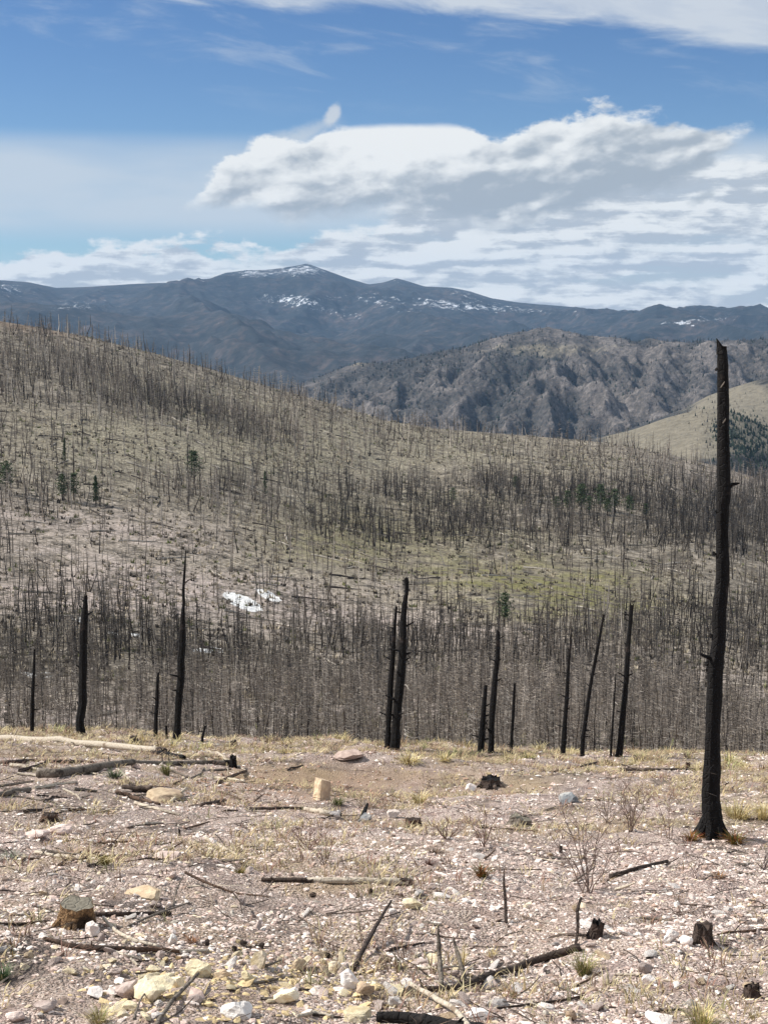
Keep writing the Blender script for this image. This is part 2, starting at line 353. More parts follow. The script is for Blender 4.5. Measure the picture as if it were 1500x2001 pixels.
def tube(pts, rad, sides=8, jag=0.0, rough=0.0, cap=True, rs=None, twist=0.0):
    """swept tube as (verts, tris); pts Nx3, rad N"""
    rs = rs or rng
    pts = np.asarray(pts, float); n = len(pts); rad = np.asarray(rad, float)
    tang = np.gradient(pts, axis=0); tang /= np.linalg.norm(tang, axis=1)[:, None] + 1e-9
    ref = np.array([0, 0, 1.]) if abs(tang[0][2]) < .8 else np.array([1., 0, 0])
    V = []
    base = rs.uniform(-1, 1, (sides,))
    for i in range(n):
        a = np.cross(tang[i], ref); a /= np.linalg.norm(a) + 1e-9; b = np.cross(tang[i], a)
        th = np.arange(sides) / sides * 2 * np.pi + twist * i
        base = base * .93 + .25 * rs.uniform(-1, 1, sides); r = rad[i] * (1 + rough * (.7 * base + .22 * rs.uniform(-1, 1, sides)))
        p = pts[i] + (np.cos(th) * r)[:, None] * a + (np.sin(th) * r)[:, None] * b
        if jag and (i == n - 1): p = p + tang[i] * (rs.uniform(-.1, 1, sides) * jag)[:, None]
        V.append(p)
    V = np.vstack(V); F = []
    for i in range(n - 1):
        for j in range(sides):
            a = i * sides + j; b = i * sides + (j + 1) % sides; c = a + sides; d = b + sides
            F += [(a, b, d), (a, d, c)]
    if cap:
        k = len(V); V = np.vstack([V, pts[0], pts[-1]])
        for j in range(sides):
            F.append((k, (j + 1) % sides, j)); F.append((k + 1, (n - 1) * sides + j, (n - 1) * sides + (j + 1) % sides))
    F = np.array(F); return V, F[:, ::-1]
def merge(parts):
    V = []; F = []; o = 0
    for v, f in parts:
        V.append(v); F.append(np.asarray(f) + o); o += len(v)
    return np.vstack(V), np.vstack(F)
def scatter(name, variants, vi, pos, scl, rot, cols, mat, smooth=False, tilt=None, vw=None, cols2=None):
    """one mesh from many transformed copies. variants: (V,F) list, vi index, pos Nx3, scl Nx3, rot z, cols Nx3"""
    VV = []; FF = []; CC = []; off = 0
    for k, (v, f) in enumerate(variants):
        idx = np.nonzero(vi == k)[0]
        if not len(idx): continue
        c, s = np.cos(rot[idx]), np.sin(rot[idx])
        p = v[None] * scl[idx][:, None, :]
        if tilt is not None:
            ct, st = np.cos(tilt[idx])[:, None], np.sin(tilt[idx])[:, None]
            p = np.stack([p[..., 0] * ct + p[..., 2] * st, p[..., 1], -p[..., 0] * st + p[..., 2] * ct], -1)
        x = p[..., 0] * c[:, None] - p[..., 1] * s[:, None]; y = p[..., 0] * s[:, None] + p[..., 1] * c[:, None]
        p = np.stack([x, y, p[..., 2]], -1) + pos[idx][:, None, :]
        nv = v.shape[0]; m = len(idx)
        VV.append(p.reshape(-1, 3)); FF.append((f[None] + (np.arange(m) * nv)[:, None, None] + off).reshape(-1, 3))
        if vw is None: CC.append(np.repeat(cols[idx], nv, 0))
        else: CC.append((cols[idx][:, None, :] * (1 - vw[k])[None, :, None] + cols2[idx][:, None, :] * vw[k][None, :, None]).reshape(-1, 3))
        off += nv * m
    return mesh_np(name, np.vstack(VV), np.vstack(FF), mat, smooth, {'tint': np.vstack(CC)})

LM = [('the orange cut stump', 150, 1790), ('the largest yellow boulder', 300, 1930), ('the leaning dark stick', 725, 1850), ('the squat dark stump', 1371, 1825), ('the split stump', 1160, 1815), ('the tallest snag', 1390, 1620),
      ('the largest bare bush', 1150, 1720), ('the tan rock block', 628, 1545), ('the red and green plant', 940, 1700), ('the long grey log', 700, 1720), ('the smooth curved log', 170, 1510), ('the debris pile', 270, 1560),
      ('the mossy limb', 1000, 1900), ('the bottom right grass tuft', 1370, 1985), ('the lemon yellow rock', 508, 1880), ('the flat pale slab', 290, 1745), ('the upright black stick', 988, 1770), ('the black bottom log', 850, 1985),
      ('the golden grass tuft', 1440, 1585), ('the bark stump below the crest', 958, 1528), ('the blue grey rock', 1108, 1560), ('the flat pink boulder', 690, 1475), ('the ragged stump at right', 1468, 1940), ('the olive brown plant', 470, 1700)]
ORD = ['nearest', 'second', 'third', 'fourth', 'fifth', 'sixth', 'seventh', 'eighth', 'ninth', 'tenth', 'eleventh', 'twelfth', 'thirteenth', 'fourteenth', 'fifteenth', 'sixteenth', 'seventeenth', 'eighteenth', 'nineteenth', 'twentieth']
def name_by_place(items, fmt, marks):
    """items: (object, look, px, py); label = ordinal + look + side of the nearest landmark"""
    G = {}
    for o, look, px, py in items:
        nm, mx, my = min(marks, key=lambda q: math.hypot(px - q[1], (py - q[2]) * 1.6)); dx, dy = px - mx, (py - my) * 1.6
        side = ('left of' if dx < 0 else 'right of') if abs(dx) > abs(dy) else ('beyond' if dy < 0 else 'in front of')
        G.setdefault((look, side, nm), []).append((math.hypot(dx, dy), o))
    for (look, side, nm), L in G.items():
        L.sort(key=lambda q: q[0])
        for i, (_, o) in enumerate(L): o['label'] = fmt.format(n=ORD[min(i, 19)] if len(L) > 1 else 'lone', look=look, side=side, mark=nm)

# ------------------------------------------------------------------ materials
def material(name, rough=.9):
    m = bpy.data.materials.new(name); m.use_nodes = True
    t = NT(m.node_tree); b = t.n['Principled BSDF']; b.inputs['Roughness'].default_value = rough
    b.inputs['Specular IOR Level'].default_value = .25
    return m, t, b
def bump(t, b, h, strength, dist):
    n = t.new('ShaderNodeBump'); n.inputs['Strength'].default_value = strength; n.inputs['Distance'].default_value = dist
    t.put(n.inputs['Height'], h); t.l.new(n.outputs[0], b.inputs['Normal'])
def pos_(t): return t.new('ShaderNodeNewGeometry').outputs['Position']
def obj_(t): return t.new('ShaderNodeTexCoord').outputs['Object']

def mat_ground():
    m, t, b = material('pink_gravel_soil'); P = pos_(t)
    big = t.noise(P, .35, 4, .6); mid = t.noise(P, 2.2, 5, .6); fine = t.noise(P, 26, 4, .65)
    vcol = t.voro(P, 34, 'Color'); vs = t.new('ShaderNodeSeparateXYZ'); t.l.new(vcol, vs.inputs[0])
    vd = t.voro(P, 34, 'Distance')
    v2c = t.voro(P, 78, 'Color'); v2s = t.new('ShaderNodeSeparateXYZ'); t.l.new(v2c, v2s.inputs[0])
    stone = t.ramp(vs.outputs[0], [(0, (.15, .11, .088)), (.25, (.36, .275, .23)), (.55, (.58, .47, .40)), (1, (.80, .71, .62))])
    st2 = t.ramp(v2s.outputs[0], [(0, (.12, .085, .072)), (.5, (.42, .315, .275)), (1, (.72, .605, .545))])
    soil = t.ramp(fine, [(.32, (.115, .078, .068)), (.68, (.46, .345, .305))])
    c = t.mix(t.smooth(vd, .5, .30), st2, stone)
    c = t.mix(t.smooth(mid, .50, .66), c, soil)
    c = t.mix(t.mul(t.smooth(big, .45, .62), .35), c, (.20, .15, .10))
    c = t.mix(t.attr('ochre'), c, t.mix(fine, (.19, .11, .07), (.50, .35, .24)))
    c = t.mix(t.attr('straw'), c, t.mix(fine, (.17, .12, .06), (.42, .34, .19)))
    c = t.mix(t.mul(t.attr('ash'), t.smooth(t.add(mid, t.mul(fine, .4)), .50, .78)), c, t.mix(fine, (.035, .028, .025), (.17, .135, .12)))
    t.l.new(c, b.inputs['Base Color'])
    h = t.add(t.mul(t.smooth(vd, .6, .1), .6), t.add(t.mul(fine, .5), t.mul(t.smooth(t.voro(P, 78, 'Distance'), .6, .1), .3)))
    bump(t, b, h, .9, .03)
    return m
def mat_hill():
    m, t, b = material('burned_hillside'); P = pos_(t)
    n1 = t.noise(P, .03, 6, .62); n2 = t.noise(P, .22, 6, .65); n3 = t.noise(P, 1.3, 5, .7)
    c = t.ramp(t.add(t.mul(n2, .55), t.mul(n3, .45)), [(.38, (.05, .042, .031)), (.47, (.135, .114, .086)), (.54, (.235, .202, .16)), (.63, (.43, .38, .32))])
    pink = t.ramp(n3, [(.3, (.24, .19, .165)), (.7, (.58, .49, .45))])
    c = t.mix(t.mul(t.attr('pink'), t.smooth(t.add(n2, t.mul(n3, .5)), .55, .95)), c, pink)
    gr = t.ramp(n3, [(.3, (.095, .09, .036)), (.7, (.26, .235, .095))])
    c = t.mix(t.mul(t.attr('green'), t.smooth(n2, .36, .56)), c, gr)
    tan = t.ramp(n3, [(.38, (.10, .086, .058)), (.5, (.225, .198, .140)), (.63, (.43, .385, .29))])
    c = t.mix(t.mul(t.attr('tan'), t.smooth(n2, .34, .56)), c, tan)
    c = t.mix(t.mul(t.smooth(n3, .62, .80), .7), c, (.38, .33, .29))
    c = t.mix(t.attr('rust'), c, (.16, .085, .045))
    c = t.mix(t.smooth(t.add(t.attr('snow'), t.add(t.mul(t.sub(n2, .5), 1.0), t.mul(t.sub(n3, .5), .7))), .50, .62), c, (.74, .74, .73))
    t.l.new(c, b.inputs['Base Color'])
    bump(t, b, t.add(t.mul(n2, 1.4), t.mul(n3, .35)), 1.0, 1.0)
    return m
def mat_mount():
    m, t, b = material('mountain_scrub_and_rock'); P = pos_(t)
    n1 = t.noise(P, .0045, 6, .6); n2 = t.noise(P, .028, 6, .65); n3 = t.noise(P, .15, 5, .8)
    base = t.ramp(t.add(t.add(t.mul(n2, .34), t.mul(n3, .50)), t.m('MULTIPLY_ADD', t.attr('spine'), .10, .03)), [(.38, (.018, .021, .021)), (.46, (.044, .042, .040)), (.54, (.094, .083, .076)), (.62, (.185, .163, .150)), (.71, (.36, .33, .31))])  # relief shading put into the colour: lighter rock spines, darker scrub gullies
    grass = t.ramp(n3, [(.3, (.115, .10, .072)), (.7, (.25, .22, .165))])
    forest = t.ramp(n3, [(.35, (.014, .024, .018)), (.7, (.045, .055, .035))])
    ff = t.ramp(t.add(t.mul(n2, .6), t.mul(n1, .4)), [(.38, (.006, .011, .015)), (.50, (.018, .023, .026)), (.60, (.058, .048, .046)), (.70, (.12, .10, .09))])  # far slopes: cloud shade put into the colour as a darker forest tone
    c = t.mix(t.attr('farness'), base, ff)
    c = t.mix(t.smooth(t.add(t.attr('grass'), t.mul(t.sub(n2, .5), .8)), .35, .65), c, grass)
    c = t.mix(t.smooth(t.add(t.attr('forest'), t.mul(t.sub(n2, .5), .8)), .42, .58), c, forest)
    sn = t.noise(t.vm('MULTIPLY', P, (1.0, .7, 1.6)), .030, 7, .85)
    sv = t.add(t.attr('snow'), t.add(t.mul(t.sub(sn, .5), 2.7), t.mul(t.sub(n2, .5), 1.4)))
    c = t.mix(t.mul(t.smooth(sv, .60, .82), .8), c, (.70, .74, .80))
    t.l.new(c, b.inputs['Base Color'])
    bump(t, b, t.add(t.mul(n2, 9), t.mul(n3, 2.2)), .9, 1.0)
    return m
def mat_tint(name, k=1.0, scale=(14, 14, 3), rough=.92, bs=.4, sp=.25):
    m, t, b = material(name, rough)
    P = t.vm('MULTIPLY', pos_(t), scale)
    n = t.noise(P, 1.0, 4, .65)
    c = t.mix(1.0, t.attr('tint', 'Color'), t.ramp(n, [(.3, (.55 * k, .55 * k, .55 * k)), (.7, (1.35 * k, 1.33 * k, 1.3 * k))]), 'MULTIPLY')
    t.l.new(c, b.inputs['Base Color']); b.inputs['Specular IOR Level'].default_value = sp
    if bs: bump(t, b, n, bs, .01)
    return m
def mat_wood(name, c0, c1, c2=None, streak=(40, 40, 4), patch=.5, bstr=.6):
    m, t, b = material(name, .88)
    P = obj_(t)
    n = t.noise(t.vm('MULTIPLY', P, streak), 1.0, 5, .65); q = t.noise(P, 3.0, 4, .6)
    c = t.ramp(n, [(.3, c0), (.7, c1)])
    if c2: c = t.mix(t.smooth(q, patch, patch + .1), c, c2)
    ch = t.voro(t.vm('MULTIPLY', P, (streak[0] * .5,) * 3), 1.0, 'Distance', 'DISTANCE_TO_EDGE')
    t.l.new(c, b.inputs['Base Color'])
    bump(t, b, t.add(n, t.mul(t.smooth(ch, 0, .12), .5)), bstr, .02)
    return m
def mat_rock(name, c0, c1, c2, rnd=.25):
    m, t, b = material(name, .93)
    P = obj_(t); oi = t.new('ShaderNodeObjectInfo')
    P = t.vm('ADD', P, t.vec(t.mul(oi.outputs['Random'], 37.0), 0.0, 0.0))
    n = t.noise(P, 9, 6, .65); q = t.noise(P, 3.5, 4, .6)
    c = t.ramp(n, [(.3, c0), (.7, c1)]); c = t.mix(t.smooth(q, .48, .62), c, c2)
    rv = t.mixf(oi.outputs['Random'], 1 - rnd, 1 + rnd); hs = t.new('ShaderNodeHueSaturation'); t.put(hs.inputs['Value'], rv); t.l.new(c, hs.inputs['Color'])
    t.l.new(hs.outputs[0], b.inputs['Base Color'])
    bump(t, b, t.add(n, t.mul(t.noise(P, 40, 3, .6), .35)), .8, .02)
    return m
M = dict(dusty=mat_rock('dusty_pink_boulder', (.26, .19, .16), (.50, .39, .335), (.34, .25, .21)), ground=mat_ground(), hill=mat_hill(), mount=mat_mount(), tint=mat_tint('weathered_dead_wood'),
         stone=mat_tint('gravel_stone', 1.0, (30, 30, 30), .95, .5), grass=mat_tint('dry_grass_blade', 1.0, (5, 5, 5), .8, 0),
         char=mat_wood('charred_bark', (.0025, .0022, .0022), (.012, .010, .0095), (.034, .026, .023), (26, 26, 5), .60, 1.0),
         pale=mat_wood('bleached_wood', (.36, .30, .23), (.62, .55, .45), (.24, .18, .13), (26, 26, 26), .60),
         grey=mat_wood('grey_weathered_wood', (.085, .070, .056), (.23, .195, .16), (.05, .038, .03), (26, 26, 26), .56),
         dark=mat_wood('scorched_wood', (.018, .013, .011), (.085, .06, .048), (.16, .12, .095), (26, 26, 26), .58),
         brown=mat_wood('brown_bark', (.06, .035, .024), (.15, .095, .065), (.03, .02, .016), (26, 26, 26), .52),
         orange=mat_wood('orange_inner_wood', (.10, .055, .028), (.42, .26, .13), (.05, .032, .020), (60, 60, 7), .48, 1.0),
         stumptop=mat_wood('weathered_cut_wood', (.12, .105, .08), (.26, .235, .185), (.08, .07, .05), (30, 30, 30), .58),
         white=mat_rock('white_quartz_rock', (.60, .55, .51), (.86, .82, .78), (.70, .60, .54)),
         pink=mat_rock('pink_granite_rock', (.42, .32, .28), (.72, .61, .55), (.52, .41, .36)),
         yellow=mat_rock('ochre_rock', (.56, .44, .25), (.90, .81, .58), (.70, .60, .46)),
         tan=mat_rock('tan_rock', (.46, .33, .21), (.74, .60, .42), (.42, .31, .22)),
         bluegrey=mat_rock('blue_grey_rock', (.12, .13, .14), (.26, .27, .28), (.40, .39, .37)))

# ------------------------------------------------------------------ terrain sheets
def sheet(name, azs, Ds, mat, label, attrs=None):
    A, Dd = np.meshgrid(azs, Ds)
    X = Dd * np.sin(A); Y = Dd * np.cos(A); Z = zfun(X, Y)
    n, k = A.shape
    i = np.arange(n * k).reshape(n, k)
    F = np.stack([i[:-1, :-1], i[:-1, 1:], i[1:, 1:], i[1:, :-1]], -1).reshape(-1, 4)[:, ::-1]
    px, py = proj(X, Y, Z)
    at = attrs(X, Y, Z, px, py, Dd) if attrs else {}
    o = mesh_np(name, np.stack([X, Y, Z], -1).reshape(-1, 3), F, mat, True, {a: b.ravel() for a, b in at.items()})
    return tag(o, label, None, None, 'structure')
def azgrid(nd, w=18.5, nc=26):
    c = np.linspace(-w, w, nd); s = w + (180 - w) * (np.linspace(0, 1, nc)[1:] ** 1.7)
    return np.radians(np.concatenate([-s[::-1], c, s]))
def blob(px, py, cx, cy, rx, ry, ang=0):
    a = R(ang); dx = px - cx; dy = py - cy
    u = (dx * math.cos(a) + dy * math.sin(a)) / rx; v = (-dx * math.sin(a) + dy * math.cos(a)) / ry
    return np.exp(-(u * u + v * v) * .8)
def fore_attr(X, Y, Z, px, py, D):
    n = fbm(X / 1.4, Y / 1.4, 4, 101); n2 = fbm(X / 4, Y / 4, 3, 111)
    och = np.clip(blob(px, py, 700, 1520, 230, 45) * .62 + blob(px, py, 600, 1535, 130, 25) * .4 + blob(px, py, 480, 1950, 260, 60) * .5 + n * .7 - .12, 0, .8)
    st = np.clip(sstep(py, 1600, 1470) * .30 + n * .9 + n2 * .35 - .22 + blob(px, py, 1440, 1590, 120, 60) * .4, 0, .8)
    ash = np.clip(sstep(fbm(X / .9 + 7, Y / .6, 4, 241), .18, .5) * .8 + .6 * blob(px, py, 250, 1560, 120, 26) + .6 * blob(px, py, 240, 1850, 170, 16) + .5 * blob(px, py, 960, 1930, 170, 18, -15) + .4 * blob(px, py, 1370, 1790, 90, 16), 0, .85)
    return dict(ochre=och, straw=st, ash=ash)
def hill_attr(X, Y, Z, px, py, D):
    n = fbm(X / 30, Y / 30, 4, 121); n2 = fbm(X / 9, Y / 9, 3, 131)
    pink = .6 * sstep(py, 1330, 1430) + blob(px, py, 200, 1050, 420, 60, 8) + blob(px, py, 700, 1190, 400, 60, 5) + blob(px, py, 200, 1160, 300, 40) + .5 * blob(px, py, 1400, 930, 200, 60, 15) + .8 * sstep(py, 1280, 1440) + .6 * blob(px, py, 1250, 1400, 500, 120)
    green = 1.6 * blob(px, py, 1050, 1150, 230, 60, 8) * (.8 + .8 * n2) + .6 * blob(px, py, 620, 1080, 160, 40) + .45 * blob(px, py, 750, 1010, 250, 60) + .3 * blob(px, py, 300, 880, 300, 60)
    tan = .8 * blob(px, py, 350, 880, 350, 22, 8) + .7 * blob(px, py, 420, 1100, 420, 22, 8) + blob(px, py, 380, 770, 300, 42, 14) + .8 * blob(px, py, 150, 900, 400, 70) + blob(px, py, 900, 880, 350, 40, 5) + .6 * blob(px, py, 500, 850, 300, 60, 12)
    rust = .35 * blob(px, py, 60, 635, 110, 16, 8) * (D > 450)
    snow = 2.0 * blob(px, py, 474, 1176, 40, 12, 22) ** 1.5 + 1.5 * blob(px, py, 524, 1163, 24, 7, 24) + .9 * blob(px, py, 408, 1271, 38, 5) + .9 * blob(px, py, 75, 1319, 40, 5) + (blob(px, py, 408, 1271, 32, 5) > .45) * 1. + (blob(px, py, 75, 1319, 36, 4) > .45) + (blob(px, py, 220, 1238, 12, 4) > .45) + (blob(px, py, 150, 1210, 12, 4) > .45) * 1. + (blob(px, py, 265, 1243, 10, 3) > .45)
    return dict(pink=np.clip(pink + n * .4, 0, 1), green=np.clip(green + n * .3 - .1, 0, 1), tan=np.clip(tan + n * .5 - .1, 0, 1), rust=np.clip(rust + n2 * .2 * (rust > .1), 0, 1), snow=np.clip(snow.astype(float), 0, 1))
def mount_attr(X, Y, Z, px, py, D):
    n = fbm(X / 200, Y / 200, 4, 141)
    grass = 1.0 * blob(px, py, 1300, 850, 130, 50) * (D < 1500) + .9 * blob(px, py, 1440, 800, 110, 60) * (D < 1900) + .8 * blob(px, py, 1490, 830, 60, 40) * (D < 1900) + .55 * blob(px, py, 690, 700, 75, 22) * (D > 2000) * (D < 3300) + .35 * blob(px, py, 1000, 690, 180, 25) + .3 * blob(px, py, 1150, 680, 160, 20)
    forest = .30 * blob(px, py, 1460, 868, 62, 42, 35) * (D < 1800) + .35 * (D > 1200) * (D < 1900)*blob(px, py, 1400, 830, 50, 60)
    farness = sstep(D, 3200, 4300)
    snow = .20 * blob(px, py, 700, 595, 330, 42) + .20 * blob(px, py, 120, 590, 200, 30) + .74 * blob(px, py, 600, 526, 62, 18) + .64 * blob(px, py, 490, 534, 50, 10) + .5 * blob(px, py, 780, 550, 26, 6) + .22 * blob(px, py, 630, 582, 110, 8) + .34 * blob(px, py, 640, 605, 110, 12, 14) + .34 * blob(px, py, 780, 606, 70, 8, 16) + .30 * blob(px, py, 560, 590, 50, 16) + .34 * blob(px, py, 850, 592, 120, 14, 8) + .60 * blob(px, py, 1325, 632, 42, 7) + .60 * blob(px, py, 1400, 622, 70, 8) + .48 * blob(px, py, 1020, 606, 170, 8, 4) + .58 * blob(px, py, 20, 565, 40, 16) + .42 * blob(px, py, 150, 600, 70, 14) + .42 * blob(px, py, 900, 572, 60, 10, 15) + .42 * blob(px, py, 380, 548, 40, 5)
    sp = spine(X, Y) + .06 * n
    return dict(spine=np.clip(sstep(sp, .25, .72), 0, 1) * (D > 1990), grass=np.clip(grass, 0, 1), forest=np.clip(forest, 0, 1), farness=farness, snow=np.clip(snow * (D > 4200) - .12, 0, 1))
def geo(a, b, n): return np.exp(np.linspace(math.log(a), math.log(b), n))
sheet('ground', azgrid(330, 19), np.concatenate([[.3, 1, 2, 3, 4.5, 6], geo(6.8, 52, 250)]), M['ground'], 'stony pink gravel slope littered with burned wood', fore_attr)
sheet('hillside', azgrid(380), np.linspace(52, 760, 270), M['hill'], 'long burned hillside falling from left to right across the valley', hill_attr)
sheet('mountain_slope', azgrid(480, 18.5, 16), np.concatenate([np.linspace(760, 2000, 60), np.linspace(2006, 3300, 210)]), M['mount'], 'rocky burned mountain and pale grassy hills across the canyon', mount_attr)
sheet('distant_mountain', azgrid(440, 18.5, 16), np.concatenate([np.linspace(3300, 9000, 190), [9200, 9500]]), M['mount'], 'forested mountain range painted dark for cloud shade, with snow on its summit', mount_attr)

# ------------------------------------------------------------------ haze
def box(name, lo, hi, mat=None):
    x0, y0, z0 = lo; x1, y1, z1 = hi
    V = [(x0, y0, z0), (x1, y0, z0), (x1, y1, z0), (x0, y1, z0), (x0, y0, z1), (x1, y0, z1), (x1, y1, z1), (x0, y1, z1)]
    F = [(0, 3, 2, 1), (4, 5, 6, 7), (0, 1, 5, 4), (1, 2, 6, 5), (2, 3, 7, 6), (3, 0, 4, 7)]
    return mesh_np(name, V, F, mat)
hm = bpy.data.materials.new('haze_air'); hm.use_nodes = True
ht = NT(hm.node_tree); ht.n.clear(); ho = ht.new('ShaderNodeOutputMaterial'); hv = ht.new('ShaderNodeVolumePrincipled')
hv.inputs['Color'].default_value = (.36, .62, 1.0, 1); hv.inputs['Density'].default_value = 4.1e-5; hv.inputs['Anisotropy'].default_value = 0.0
ht.l.new(hv.outputs[0], ho.inputs['Volume'])
tag(box('haze', (-9700, -9700, -421), (9700, 9700, 470), hm), 'thin blue haze lying over the valley and mountains', None, None, 'stuff')

# ------------------------------------------------------------------ dead trees
def dead_tree(h, r, sides, segs, nb, blen, full, seed, top=.15, lean=.03, b0=.15, sub=False):
    rs = np.random.default_rng(seed)
    z = np.linspace(0, 1, segs + 1)
    bend = np.cumsum(rs.normal(0, lean, (segs + 1, 2)), 0) * h / segs; bend[0] = 0
    pts = np.column_stack([bend, z * h]); rad = r * (1 - z * (1 - top)); rad[0] *= 1.25
    trunk = tube(pts, rad, sides, 0, .06, cap=False, rs=rs)
    B = []
    nb_ = nb
    for i in range(nb_):
        f = rs.uniform(b0, 1.0); p = np.array([np.interp(f, z, pts[:, 0]), np.interp(f, z, pts[:, 1]), f * h])
        a = rs.uniform(0, 2 * np.pi); L = blen * (1.15 - .75 * f) * rs.uniform(.35, 1.1); up = rs.uniform(-.45, .35)
        d = np.array([math.cos(a), math.sin(a), up]); d /= np.linalg.norm(d); w = r * (.30 if full else .60) * rs.uniform(.6, 1.1)
        if full:
            mid = p + d * L * .55 + np.array([0, 0, -.04 * L]); end = p + d * L + np.array([0, 0, rs.uniform(-.1, .16) * L])
            s = np.cross(d, [0, 0, 1.]); s /= np.linalg.norm(s); q = np.cross(s, d)
            v = np.array([p + s * w, p - s * w * .5 + q * w, p - s * w * .5 - q * w, mid + s * w * .6, mid - s * w * .3 + q * w * .5, mid - s * w * .3 - q * w * .5, end])
            f_ = [(0, 1, 4), (0, 4, 3), (1, 2, 5), (1, 5, 4), (2, 0, 3), (2, 3, 5), (3, 4, 6), (4, 5, 6), (5, 3, 6)]
            B.append((v, np.array(f_)))
            for s2 in range(2):
                g = rs.uniform(.35, .85); pb = p + d * L * g; dd = d + s * rs.choice([-1, 1]) * .8 + np.array([0, 0, rs.uniform(-.3, .4)]); dd /= np.linalg.norm(dd)
                e = pb + dd * L * .38; B.append((np.array([pb + q * w * .35, pb - q * w * .35, e, pb + s * w * .3]), np.array([(0, 1, 2), (1, 3, 2)])))
        else:
            e = p + d * L; q = np.array([0, 0, w])
            B.append((np.array([p + q, p - q, e]), np.array([(0, 1, 2)])))
            if sub:
                g = rs.uniform(.3, .8); pb = p + d * L * g; dd = d + rs.normal(0, .6, 3); dd /= np.linalg.norm(dd); q2 = q * .7
                B.append((np.array([pb + q2, pb - q2, pb + dd * L * .42]), np.array([(0, 1, 2)])))
    return trunk, merge(B)
NEARV = [dead_tree(4.6, .048, 6, 7, 38 + 6 * (i % 4), .95, True, 300 + i, .16, .06, .06) for i in range(10)]
NEARS = [dead_tree(4.6, .048, 4, 5, 42 + 6 * (i % 4), .95, False, 350 + i, .16, .06, .06, True) for i in range(10)]
FARV = [dead_tree(5.3, .075, 3, 3, 19 + 3 * (i % 5), 1.05, False, 400 + i, .2, .05) for i in range(10)]
FARP = [dead_tree(5.6, .07, 3, 2, 5, .5, False, 430 + i, .35, .06) for i in range(6)]

